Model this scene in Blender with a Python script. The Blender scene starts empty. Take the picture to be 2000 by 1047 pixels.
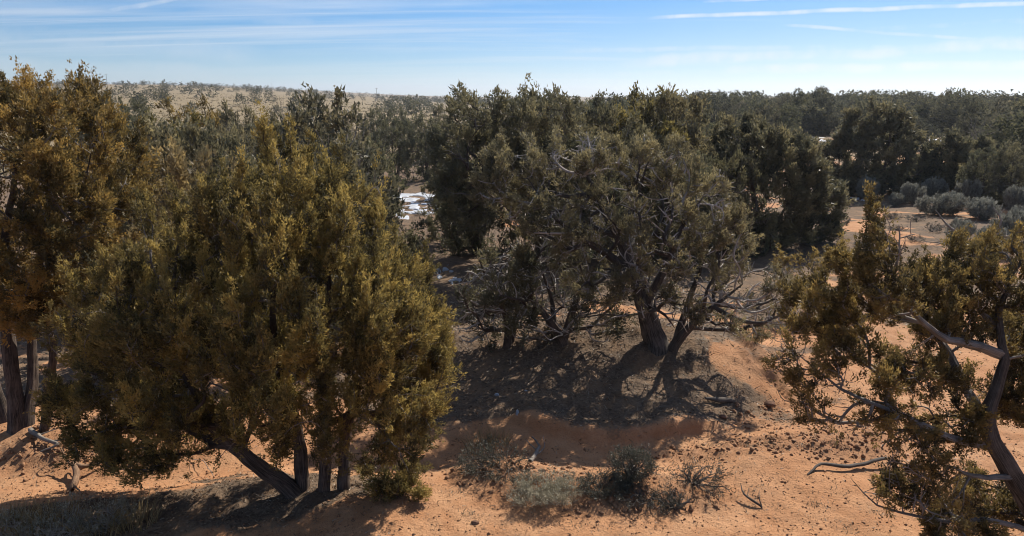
import bpy, math, random
import numpy as np
from mathutils import Vector

R = np.random.default_rng(7)
random.seed(7)
SC = bpy.context.scene
C = SC.collection

# ------------------------------------------------------------------ camera, sky, sun, exposure
CAM_H, LENS, HORIZON = 5.0, 26.0, 190.0          # eye height (m), focal length, row of the true horizon
FPX = 2000.0 * LENS / 36.0
PITCH = math.atan((523.5 - HORIZON) / FPX)
cam = bpy.data.cameras.new('camera'); co = bpy.data.objects.new('camera', cam); C.objects.link(co)
cam.lens = LENS; cam.sensor_width = 36.0; cam.clip_start = 0.1; cam.clip_end = 30000
co.location = (0, 0, CAM_H); co.rotation_euler = (math.pi/2 - PITCH, 0, 0)
SC.camera = co

SUN_AZ, SUN_EL = math.radians(35), math.radians(43)
SUNV = Vector((math.sin(SUN_AZ)*math.cos(SUN_EL), math.cos(SUN_AZ)*math.cos(SUN_EL), math.sin(SUN_EL)))
sl = bpy.data.lights.new('sun', 'SUN'); so = bpy.data.objects.new('sun', sl); C.objects.link(so)
sl.energy = 5.0; sl.angle = math.radians(0.5); sl.color = (1.0, 0.93, 0.82)
so.rotation_euler = SUNV.to_track_quat('Z', 'Y').to_euler(); so.location = (30, 40, 40)

SC.view_settings.view_transform = 'Standard'; SC.view_settings.look = 'None'
SC.view_settings.gamma = 1.0; SC.view_settings.use_curve_mapping = False
SC.view_settings.exposure = 0.55
SC.cycles.max_bounces = 6; SC.cycles.diffuse_bounces = 3; SC.cycles.transmission_bounces = 4
SC.cycles.transparent_max_bounces = 8; SC.cycles.volume_bounces = 0
SC.cycles.filter_width = 1.0; SC.cycles.use_denoising = True; SC.cycles.denoising_prefilter = 'ACCURATE'


def ray(u, v):
    """Direction in the world of a photo pixel (2000 x 1047), scaled so that y = 1."""
    a, b = (u - 1000.0)/FPX, (523.5 - v)/FPX
    y = math.cos(PITCH) + b*math.sin(PITCH); z = -math.sin(PITCH) + b*math.cos(PITCH)
    return np.array((a/y, 1.0, z/y))


class G:
    """Small node-building helper."""
    def __init__(s, tree): s.t = tree; s.t.nodes.clear()
    def n(s, kind, **kw):
        nd = s.t.nodes.new(kind)
        for k, v in kw.items():
            if k.startswith('i_'):
                nd.inputs[int(k[2:])].default_value = v
            else:
                setattr(nd, k, v)
        return nd
    def l(s, a, b): s.t.links.new(a, b)
    def math(s, op, a, b=None, c=None, clamp=False):
        nd = s.t.nodes.new('ShaderNodeMath'); nd.operation = op; nd.use_clamp = clamp
        for k, x in enumerate((a, b, c)):
            if x is None: continue
            if hasattr(x, 'default_value') or hasattr(x, 'is_linked'): s.l(x, nd.inputs[k])
            else: nd.inputs[k].default_value = x
        return nd.outputs[0]
    def dot(s, vec, const):
        nd = s.t.nodes.new('ShaderNodeVectorMath'); nd.operation = 'DOT_PRODUCT'
        s.l(vec, nd.inputs[0]); nd.inputs[1].default_value = const
        return nd.outputs['Value']
    def mapr(s, x, a, b, c=0.0, d=1.0, smooth=True):
        nd = s.t.nodes.new('ShaderNodeMapRange'); nd.interpolation_type = 'SMOOTHSTEP' if smooth else 'LINEAR'
        s.l(x, nd.inputs[0])
        for k, v in zip((1, 2, 3, 4), (a, b, c, d)): nd.inputs[k].default_value = v
        return nd.outputs[0]
    def mix(s, f, a, b, mode='MIX'):
        nd = s.t.nodes.new('ShaderNodeMix'); nd.data_type = 'RGBA'; nd.blend_type = mode
        for k, x in zip((0, 6, 7), (f, a, b)):
            if hasattr(x, 'is_linked'): s.l(x, nd.inputs[k])
            elif k == 0: nd.inputs[k].default_value = x
            else: nd.inputs[k].default_value = (*x, 1.0) if len(x) == 3 else x
        return nd.outputs[2]
    def noise(s, vec, scale, detail=4.0, rough=0.55, dist=0.0):
        nd = s.t.nodes.new('ShaderNodeTexNoise')
        if vec is not None: s.l(vec, nd.inputs['Vector'])
        nd.inputs['Scale'].default_value = scale; nd.inputs['Detail'].default_value = detail
        nd.inputs['Roughness'].default_value = rough; nd.inputs['Distortion'].default_value = dist
        return nd.outputs['Fac']
    def mapping(s, vec, scale=(1, 1, 1), rot=(0, 0, 0), loc=(0, 0, 0)):
        nd = s.t.nodes.new('ShaderNodeMapping'); s.l(vec, nd.inputs[0])
        nd.inputs[1].default_value = loc; nd.inputs[2].default_value = rot; nd.inputs[3].default_value = scale
        return nd.outputs[0]


W = bpy.data.worlds.new('World'); SC.world = W; W.use_nodes = True
g = G(W.node_tree)
sky = g.n('ShaderNodeTexSky'); sky.sky_type = 'NISHITA'; sky.sun_disc = False
sky.sun_elevation = SUN_EL; sky.sun_rotation = SUN_AZ
sky.altitude = 2200; sky.air_density = 0.85; sky.dust_density = 0.1; sky.ozone_density = 3.0
tc = g.n('ShaderNodeTexCoord'); dirv = tc.outputs['Generated']
sep = g.n('ShaderNodeSeparateXYZ'); g.l(dirv, sep.inputs[0])
zc = g.math('MAXIMUM', sep.outputs[2], 0.0)
den = g.math('ADD', zc, 0.06)
cx = g.math('DIVIDE', sep.outputs[0], den); cy = g.math('DIVIDE', sep.outputs[1], den)
cmb = g.n('ShaderNodeCombineXYZ'); g.l(cx, cmb.inputs[0]); g.l(cy, cmb.inputs[1])
m1 = g.mapping(cmb.outputs[0], scale=(0.16, 0.7, 1), rot=(0, 0, math.radians(-12)), loc=(8.1, 4.4, 0))
n1 = g.noise(m1, 1.0, 6.0, 0.6, 0.5)
m2 = g.mapping(cmb.outputs[0], scale=(0.09, 0.12, 1), rot=(0, 0, math.radians(10)), loc=(0.4, 3.1, 0))
n2 = g.noise(m2, 1.0, 3.0, 0.5)
big = g.mapr(n2, 0.34, 0.58)
m3 = g.mapping(cmb.outputs[0], scale=(0.10, 1.5, 1), rot=(0, 0, math.radians(-9)), loc=(11.7, 5.4, 0))
n3 = g.noise(m3, 1.0, 5.0, 0.65, 0.8)
fib = g.math('MAXIMUM', g.mapr(n1, 0.40, 0.74), g.math('MULTIPLY', g.mapr(n3, 0.45, 0.75), 0.8))
streak = g.math('MULTIPLY', fib, g.math('ADD', g.math('MULTIPLY', big, 0.55), 0.2))
skyup = g.mapr(zc, -0.01, 0.05)
cloud = g.math('MULTIPLY', streak, 0.8)
# thin milky veil low over the land, a little stronger towards the sun
sd = g.dot(dirv, tuple(SUNV))
veil = g.math('MULTIPLY', g.mapr(zc, 0.22, 0.0), g.mapr(sd, 0.5, 1.0, 0.02, 0.4))
cloud = g.math('MAXIMUM', cloud, veil)
# contrails: great circles through two directions of the sky


def contrail(p, q, width, strength, soft=0.45):
    global cloud
    a, b = Vector(ray(*p)).normalized(), Vector(ray(*q)).normalized()
    nrm = a.cross(b).normalized(); mid = ((a + b)/2).normalized(); half = mid.dot(a)
    wob = g.math('MULTIPLY', g.math('SUBTRACT', g.noise(dirv, 14.0, 3.0), 0.5), width*1.3)
    d = g.math('ABSOLUTE', g.math('ADD', g.dot(dirv, tuple(nrm)), wob))
    core = g.mapr(d, width, width*0.15)
    alo = g.mapr(g.dot(dirv, tuple(mid)), half, half + (1 - half)*soft)
    br = g.mapr(g.noise(dirv, 30.0, 4.0), 0.3, 0.65, 0.45, 1.0)
    f = g.math('MULTIPLY', g.math('MULTIPLY', core, alo), g.math('MULTIPLY', br, strength))
    cloud = g.math('MAXIMUM', cloud, f)


contrail((1240, 36), (2200, -2), 0.0042, 0.72, 0.25)
contrail((1480, 44), (2300, 108), 0.0036, 0.55, 0.5)
contrail((1600, 60), (2250, 30), 0.007, 0.32, 0.5)
contrail((1000, 150), (2400, 118), 0.006, 0.28, 0.4)
contrail((190, 26), (420, -18), 0.0052, 0.5, 0.5)
contrail((1360, 4), (1640, -9), 0.003, 0.5, 0.5)
for p_, q_, w_, st_, so_ in (((1150, 128), (2500, 60), 0.013, 0.60, 0.6), ((1350, 138), (2400, 122), 0.010, 0.8, 0.6), ((1050, 100), (1900, 88), 0.006, 0.4, 0.6),
                             ((-300, 60), (560, 104), 0.022, 0.26, 0.7), ((-400, 118), (520, 150), 0.018, 0.28, 0.7), ((300, -10), (700, 60), 0.014, 0.2, 0.7)):
    contrail(p_, q_, w_, st_, so_)
fac = g.math('MULTIPLY', cloud, skyup, clamp=True)
hs = g.n('ShaderNodeHueSaturation'); hs.inputs['Saturation'].default_value = 1.45; g.l(sky.outputs[0], hs.inputs['Color'])
hz = g.mapr(zc, 0.0, 0.24, 0.70, 1.0)
vm = g.n('ShaderNodeVectorMath', operation='SCALE'); g.l(hs.outputs[0], vm.inputs[0]); g.l(hz, vm.inputs['Scale'])
skyc = g.mix(fac, vm.outputs[0], (6.9, 7.1, 7.3))
bg = g.n('ShaderNodeBackground'); g.l(skyc, bg.inputs[0]); bg.inputs[1].default_value = 0.088
wo = g.n('ShaderNodeOutputWorld'); g.l(bg.outputs[0], wo.inputs[0])

# ------------------------------------------------------------------ noise and terrain


def _hash(i, j, seed):
    n = (i*374761393 + j*668265263 + seed*1442695041) & 0xffffffff
    n = ((n ^ (n >> 13))*1274126177) & 0xffffffff
    return ((n ^ (n >> 16)) & 0xffff)/65535.0


def vn(x, y, seed=0):
    x = np.asarray(x, float); y = np.asarray(y, float)
    i = np.floor(x).astype(np.int64); j = np.floor(y).astype(np.int64)
    fx = x - i; fy = y - j; fx = fx*fx*(3 - 2*fx); fy = fy*fy*(3 - 2*fy)
    a, b = _hash(i, j, seed), _hash(i+1, j, seed); c, d = _hash(i, j+1, seed), _hash(i+1, j+1, seed)
    return (a*(1-fx) + b*fx)*(1-fy) + (c*(1-fx) + d*fx)*fy - 0.5


def fbm(x, y, o=4, seed=0):
    s, a = 0, 1.0
    for k in range(o):
        s = s + a*vn(x*2**k, y*2**k, seed + k*17); a *= 0.5
    return s


def sst(x, a, b):
    t = np.clip((x - a)/(b - a), 0, 1); return t*t*(3 - 2*t)


def flat(u, v, z=0.0):
    d = ray(u, v); t = (z - CAM_H)/d[2]; return d[0]*t, t


MOUNDS = []      # (x, y, rx, ry, height)
for (u, v, ru, rv, h) in ((600, 960, 1.9, 1.1, 0.22), (1270, 690, 2.4, 1.7, 0.62), (1010, 690, 2.6, 1.6, 0.40),
                          (30, 860, 2.4, 1.6, 0.30), (985, 915, .75, 0.5, 0.22), (1070, 950, .45, .35, .10), (1235, 950, .8, 0.45, 0.20),
                          (1600, 880, 1.6, 1.1, 0.12), (1480, 470, 3.5, 2.6, 0.3), (1090, 540, 3.5, 2.5, 0.3),
                          (130, 1010, 1.5, 0.7, 0.12)):
    x, y = flat(u, v); MOUNDS.append((x, y, ru, rv, h))
WASH = np.array([flat(u, v) for u, v in ((-300, 920), (250, 925), (480, 900), (820, 885), (1100, 868), (1330, 872),
                                         (1480, 800), (1560, 740), (1500, 640), (1700, 560))])
SCARP = np.array([flat(u, v) for u, v in ((1040, 832), (1130, 843), (1220, 846), (1300, 838), (1370, 826))])
SCARP2 = np.array([flat(u, v) for u, v in ((1400, 662), (1440, 690), (1480, 718), (1520, 745))])


def polyd(x, y, P):
    """Distance to a polyline and signed side."""
    best = np.full(np.shape(x), 1e9); side = np.zeros(np.shape(x))
    for a, b in zip(P[:-1], P[1:]):
        d = b - a; L = d @ d
        t = np.clip(((x - a[0])*d[0] + (y - a[1])*d[1])/L, 0, 1)
        ex = x - a[0] - t*d[0]; ey = y - a[1] - t*d[1]; q = np.hypot(ex, ey)
        s = d[0]*(y - a[1]) - d[1]*(x - a[0])
        side = np.where(q < best, np.sign(s), side); best = np.minimum(best, q)
    return best, side


def H(x, y, fine=False):
    x = np.asarray(x, float); y = np.asarray(y, float)
    r = np.hypot(x, y); az = np.degrees(np.arctan2(x, np.maximum(y, 1e-6)))
    az = np.where(y <= 0, np.where(x < 0, -90, 90), az)
    z = 0.30*fbm(x/9, y/9, 3, 3)*sst(r, 8, 20) + 0.10*fbm(x/3.1, y/3.1, 3, 5)
    z = z + 1.1*fbm(x/60, y/60, 3, 9)*sst(r, 60, 200)
    for (mx, my, rx, ry, h) in MOUNDS:
        z = z + h*np.exp(-(((x - mx)/rx)**2 + ((y - my)/ry)**2))
    d, _ = polyd(x, y, WASH)
    z = z - 0.22*np.exp(-(d/0.75)**2)
    d, s = polyd(x, y, SCARP)
    z = z + 0.16*np.exp(-(d/0.5)**2)*sst(s*d, -0.09, 0.05)*sst(d, 0.6, 0.3)
    d, s = polyd(x, y, SCARP2)
    z = z + 0.13*np.exp(-(d/0.6)**2)*sst(s*d + 0.10*fbm(x/.3, y/.3, 2, 4), -0.12, 0.10)*sst(d, 0.8, 0.3)
    # the land climbs far off on the left and a little on the right
    left = sst(az, -2, -26)
    z = z + left*(r - 110).clip(0, 640)*0.024 + left*(r - 750).clip(0, 3000)*0.012
    right = sst(az, 4, 16)
    z = z + right*(1.0*sst(r, 45, 150))
    z = z + 6*sst(r, 900, 2500)
    if fine:
        near = 1 - sst(r, 25, 45)
        z = z + near*(0.045*fbm(x/0.55, y/0.55, 4, 31) + 0.016*fbm(x/0.13, y/0.13, 2, 41))
        cl = clod_zone(x, y)
        z = z + near*cl*(0.20*np.abs(fbm(x/0.26, y/0.26, 3, 51)))
        z = z + near*litter_zone(x, y)*(0.07*fbm(x/0.22, y/0.22, 4, 61) + 0.06*fbm(x/0.7, y/0.7, 2, 63))
    return z


def ell(x, y, u, v, rx, ry, ang=0.0):
    cx_, cy_ = flat(u, v); dx, dy = x - cx_, y - cy_
    c, s = math.cos(ang), math.sin(ang)
    return np.exp(-(((dx*c + dy*s)/rx)**2 + ((-dx*s + dy*c)/ry)**2))


def clod_zone(x, y):
    q = ell(x, y, 1600, 880, 1.35, 0.45) + ell(x, y, 1420, 872, 1.0, 0.25) + 0.7*ell(x, y, 1650, 830, 0.9, 0.5) \
        + 0.8*ell(x, y, 985, 935, 0.75, 0.36) + 0.7*ell(x, y, 1230, 985, 0.95, 0.28) + .8*ell(x, y, 1470, 715, .8, .7) + .5*ell(x, y, 1480, 790, .6, .5) + 0.6*ell(x, y, 90, 890, 1.2, 0.5)
    return np.clip(q*(1 + 1.2*fbm(x/0.5, y/0.5, 3, 71)), 0, 1)


TREE_FEET = []   # (x, y, radius): needle litter lies under the crowns


def litter_zone(x, y):
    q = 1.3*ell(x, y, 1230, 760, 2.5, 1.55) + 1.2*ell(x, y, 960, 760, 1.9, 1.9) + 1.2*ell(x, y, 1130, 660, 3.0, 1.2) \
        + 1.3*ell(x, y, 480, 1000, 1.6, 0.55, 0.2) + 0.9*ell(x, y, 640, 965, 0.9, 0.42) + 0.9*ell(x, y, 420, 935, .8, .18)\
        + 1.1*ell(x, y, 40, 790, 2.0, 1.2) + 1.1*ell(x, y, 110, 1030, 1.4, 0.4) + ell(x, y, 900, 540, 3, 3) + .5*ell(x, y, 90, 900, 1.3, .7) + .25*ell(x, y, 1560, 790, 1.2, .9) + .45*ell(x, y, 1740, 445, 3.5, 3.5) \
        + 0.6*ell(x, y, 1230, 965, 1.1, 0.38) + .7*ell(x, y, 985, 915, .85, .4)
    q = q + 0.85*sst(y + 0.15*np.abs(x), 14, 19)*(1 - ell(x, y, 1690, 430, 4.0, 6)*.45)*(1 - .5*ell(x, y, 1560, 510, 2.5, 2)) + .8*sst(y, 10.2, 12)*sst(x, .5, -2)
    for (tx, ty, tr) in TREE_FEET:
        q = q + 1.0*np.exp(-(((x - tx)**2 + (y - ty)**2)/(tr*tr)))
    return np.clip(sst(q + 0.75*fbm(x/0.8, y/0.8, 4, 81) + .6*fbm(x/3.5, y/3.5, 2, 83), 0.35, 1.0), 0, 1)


def grass_zone(x, y):
    r = np.hypot(x, y); az = np.degrees(np.arctan2(x, np.maximum(y, 1e-6)))
    q = sst(r, 55, 85)*sst(az, 2, -6) + sst(r, 300, 600)*0.8
    q = q + 0.4*sst(r, 40, 70)
    return np.clip(q*(0.75 + 0.8*fbm(x/18, y/18, 4, 91)), 0, 1)


def P(u, v):
    """Where the view through photo pixel (u, v) meets the ground."""
    d = ray(u, v); t = -CAM_H/min(d[2], -1e-4)
    for _ in range(12):
        z = float(H(d[0]*t, t)); t = 0.5*t + 0.5*(z - CAM_H)/min(d[2], -1e-4)
    return np.array((d[0]*t, t, float(H(d[0]*t, t))))


def PD(u, v, y):
    d = ray(u, v); return np.array((d[0]*y, y, CAM_H + d[2]*y))


def on(x, y): return np.array((x, y, float(H(x, y))))

# ------------------------------------------------------------------ mesh and object helpers


def mesh(name, V, F, mat, attrs=None, smooth=False):
    """V (n,3), F an (m,3) / (m,4) array or a list of such arrays."""
    me = bpy.data.meshes.new(name)
    if not isinstance(F, (list, tuple)): F = [F]
    F = [np.asarray(f, np.int32) for f in F if len(f)]
    V = np.asarray(V, np.float32)
    me.vertices.add(len(V)); me.vertices.foreach_set('co', V.ravel())
    idx = np.concatenate([f.ravel() for f in F]); tot = np.concatenate([np.full(len(f), f.shape[1], np.int32) for f in F])
    st = np.concatenate(([0], np.cumsum(tot)[:-1])).astype(np.int32)
    me.loops.add(len(idx)); me.loops.foreach_set('vertex_index', idx)
    me.polygons.add(len(tot)); me.polygons.foreach_set('loop_start', st)
    try: me.polygons.foreach_set('loop_total', tot)
    except Exception: pass
    for k, a in (attrs or {}).items():
        a = np.asarray(a, np.float32)
        if a.ndim == 1:
            at = me.attributes.new(k, 'FLOAT', 'POINT'); at.data.foreach_set('value', a)
        else:
            at = me.attributes.new(k, 'FLOAT_VECTOR', 'POINT'); at.data.foreach_set('vector', a.ravel())
    me.update(calc_edges=True)
    if smooth: me.polygons.foreach_set('use_smooth', np.ones(len(tot), bool))
    for m in (mat if isinstance(mat, (list, tuple)) else [mat]): me.materials.append(m)
    return me


def obj(name, me, parent=None, kind=None):
    o = bpy.data.objects.new(name, me); C.objects.link(o)
    if parent is not None: o.parent = parent
    if kind: o['kind'] = kind
    return o


def tag(o, label, cat, group=None):
    o['label'] = label; o['category'] = cat
    if group: o['group'] = group
    return o


def thing(name, label, cat, loc, group=None):
    o = bpy.data.objects.new(name, None); C.objects.link(o); o.location = tuple(float(q) for q in loc)
    o.empty_display_size = 0.3
    return tag(o, label, cat, group)


def dup(root, loc, rz, sc, label, group=None, color=None):
    r = root.copy(); C.objects.link(r); r.location = tuple(float(q) for q in loc); r.rotation_euler = (0, 0, rz); r.scale = sc
    r['label'] = label
    if group: r['group'] = group
    elif 'group' in r: del r['group']
    if color: r.color = color
    for ch in root.children:
        c = ch.copy(); C.objects.link(c); c.parent = r
        if color: c.color = color
        for gg in ch.children:
            d = gg.copy(); C.objects.link(d); d.parent = c
            if color: d.color = color
    return r

# ------------------------------------------------------------------ materials


def material(name):
    m = bpy.data.materials.new(name); m.use_nodes = True
    return m, G(m.node_tree)


def foliage_mat(name, dark, mid, light, transl=0.35, rough=0.55):
    m, g = material(name)
    at = g.n('ShaderNodeAttribute', attribute_name='tint'); oi = g.n('ShaderNodeObjectInfo')
    cr = g.n('ShaderNodeValToRGB'); g.l(at.outputs['Fac'], cr.inputs[0])
    e = cr.color_ramp.elements; e[0].position = 0.05; e[0].color = (*dark, 1); e[1].position = 0.95; e[1].color = (*light, 1)
    q = cr.color_ramp.elements.new(0.5); q.color = (*mid, 1)
    col = g.mix(1.0, cr.outputs[0], oi.outputs['Color'], 'MULTIPLY')
    p = g.n('ShaderNodeBsdfPrincipled'); g.l(col, p.inputs['Base Color'])
    p.inputs['Roughness'].default_value = rough; p.inputs['Specular IOR Level'].default_value = 0.35
    t = g.n('ShaderNodeBsdfTranslucent'); g.l(col, t.inputs[0])
    mx = g.n('ShaderNodeMixShader'); mx.inputs[0].default_value = transl
    g.l(p.outputs[0], mx.inputs[1]); g.l(t.outputs[0], mx.inputs[2])
    o = g.n('ShaderNodeOutputMaterial'); g.l(mx.outputs[0], o.inputs[0])
    return m


def bark_mat(name, a, b, scale=1.0, bump=0.5):
    m, g = material(name)
    at = g.n('ShaderNodeAttribute', attribute_name='bk')
    v = g.mapping(at.outputs['Vector'], scale=(3.0*scale, 3.0*scale, 1.3*scale))
    n = g.noise(v, 2.6, 6.0, 0.72, 0.4)
    tcn = g.n('ShaderNodeTexCoord'); n2 = g.noise(tcn.outputs['Object'], 5.0, 4.0)
    f = g.mapr(n, 0.40, 0.66); col = g.mix(f, a, b)
    col = g.mix(g.mapr(n2, 0.35, 0.7, 0.0, 0.35), col, tuple(x*1.5 for x in b))
    p = g.n('ShaderNodeBsdfPrincipled'); g.l(col, p.inputs['Base Color']); p.inputs['Roughness'].default_value = 0.85
    p.inputs['Specular IOR Level'].default_value = 0.2
    bp = g.n('ShaderNodeBump'); bp.inputs['Strength'].default_value = bump; bp.inputs['Distance'].default_value = 0.03
    g.l(n, bp.inputs['Height']); g.l(bp.outputs[0], p.inputs['Normal'])
    o = g.n('ShaderNodeOutputMaterial'); g.l(p.outputs[0], o.inputs[0])
    return m


def plain_mat(name, a, b, scale=8.0, rough=0.9, bump=0.3):
    m, g = material(name)
    tcn = g.n('ShaderNodeTexCoord'); n = g.noise(tcn.outputs['Object'], scale, 5.0, 0.6)
    col = g.mix(g.mapr(n, 0.3, 0.7), a, b)
    p = g.n('ShaderNodeBsdfPrincipled'); g.l(col, p.inputs['Base Color']); p.inputs['Roughness'].default_value = rough
    p.inputs['Specular IOR Level'].default_value = 0.2
    bp = g.n('ShaderNodeBump'); bp.inputs['Strength'].default_value = bump; bp.inputs['Distance'].default_value = 0.02
    g.l(n, bp.inputs['Height']); g.l(bp.outputs[0], p.inputs['Normal'])
    o = g.n('ShaderNodeOutputMaterial'); g.l(p.outputs[0], o.inputs[0])
    return m


M_GOLD = foliage_mat('foliage_golden', (0.074, 0.062, 0.027), (0.215, 0.150, 0.050), (0.42, 0.27, 0.075), 0.45)
M_OLIVE = foliage_mat('foliage_olive', (0.064, 0.056, 0.026), (0.200, 0.156, 0.054), (0.40, 0.295, 0.088), 0.48)
M_GREY = foliage_mat('foliage_grey_olive', (0.074, 0.068, 0.042), (0.180, 0.155, 0.086), (0.315, 0.262, 0.130), 0.45)
M_DARK = foliage_mat('foliage_dark', (0.064, 0.064, 0.042), (0.142, 0.132, 0.078), (0.245, 0.208, 0.106), 0.42)
M_FAR = foliage_mat('foliage_far', (0.056, 0.060, 0.042), (0.112, 0.110, 0.068), (0.185, 0.165, 0.092), 0.42, 0.95)
M_SAGE = foliage_mat('sage_leaves', (0.10, 0.10, 0.082), (0.215, 0.21, 0.172), (0.36, 0.35, 0.285), 0.3, 0.8)
M_MEADOW = foliage_mat('meadow_straw', (0.12, 0.092, 0.052), (0.22, 0.17, 0.095), (0.33, 0.26, 0.15), 0.3)
M_SAGED = foliage_mat('sage_leaves_dark', (0.030, 0.031, 0.024), (0.070, 0.070, 0.052), (0.13, 0.125, 0.09), 0.2)
M_CUSH = foliage_mat('cushion_leaves', (0.11, 0.10, 0.07), (0.26, 0.235, 0.165), (0.44, 0.40, 0.29), 0.25)
M_STRAW = foliage_mat('straw', (0.17, 0.115, 0.05), (0.30, 0.215, 0.10), (0.44, 0.33, 0.17), 0.3)
M_BARK = bark_mat('bark_brown', (0.026, 0.020, 0.017), (0.19, 0.142, 0.112), 1.4, 1.0)
M_BARKG = bark_mat('bark_grey', (0.026, 0.022, 0.019), (0.165, 0.142, 0.124), 1.4, 1.0)
M_TWIG = bark_mat('twig_grey', (0.10, 0.085, 0.072), (0.25, 0.22, 0.195), 1.0, 0.2)
M_LIMB = bark_mat('limb_grey', (0.075, 0.066, 0.058), (0.32, 0.29, 0.26), 1.2, 0.8)
M_PALE = bark_mat('twig_pale', (0.19, 0.168, 0.146), (0.45, 0.405, 0.36), 1.0, 0.2)
M_DEAD = bark_mat('dead_wood', (0.11, 0.092, 0.078), (0.30, 0.26, 0.222), 1.0, 0.4)
M_RED = bark_mat('red_dead_wood', (0.11, 0.06, 0.035), (0.30, 0.19, 0.12), 1.0, 0.4)
M_CHAR = bark_mat('dark_dead_wood', (0.040, 0.033, 0.028), (0.15, 0.125, 0.105), 1.0, 0.4)

# ------------------------------------------------------------------ growing trees


def unit(a): return a/np.maximum(np.linalg.norm(a, axis=-1, keepdims=True), 1e-9)


def resample(pts, step, wig, rng):
    pts = np.asarray(pts, float)
    Q = np.vstack((2*pts[0] - pts[1], pts, 2*pts[-1] - pts[-2])); out = []
    for k in range(1, len(Q) - 2):
        n = max(2, int(np.linalg.norm(Q[k+1] - Q[k])/step))
        t = np.linspace(0, 1, n, endpoint=False)[:, None]
        out.append(0.5*(2*Q[k] + (Q[k+1] - Q[k-1])*t + (2*Q[k-1] - 5*Q[k] + 4*Q[k+1] - Q[k+2])*t**2
                        + (-Q[k-1] + 3*Q[k] - 3*Q[k+1] + Q[k+2])*t**3))
    out.append(pts[-1:]); out = np.vstack(out)
    w = rng.normal(0, wig, out.shape); w[0] = 0
    w = (w + np.roll(w, 1, 0) + np.roll(w, -1, 0))/1.7
    return out + w


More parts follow.
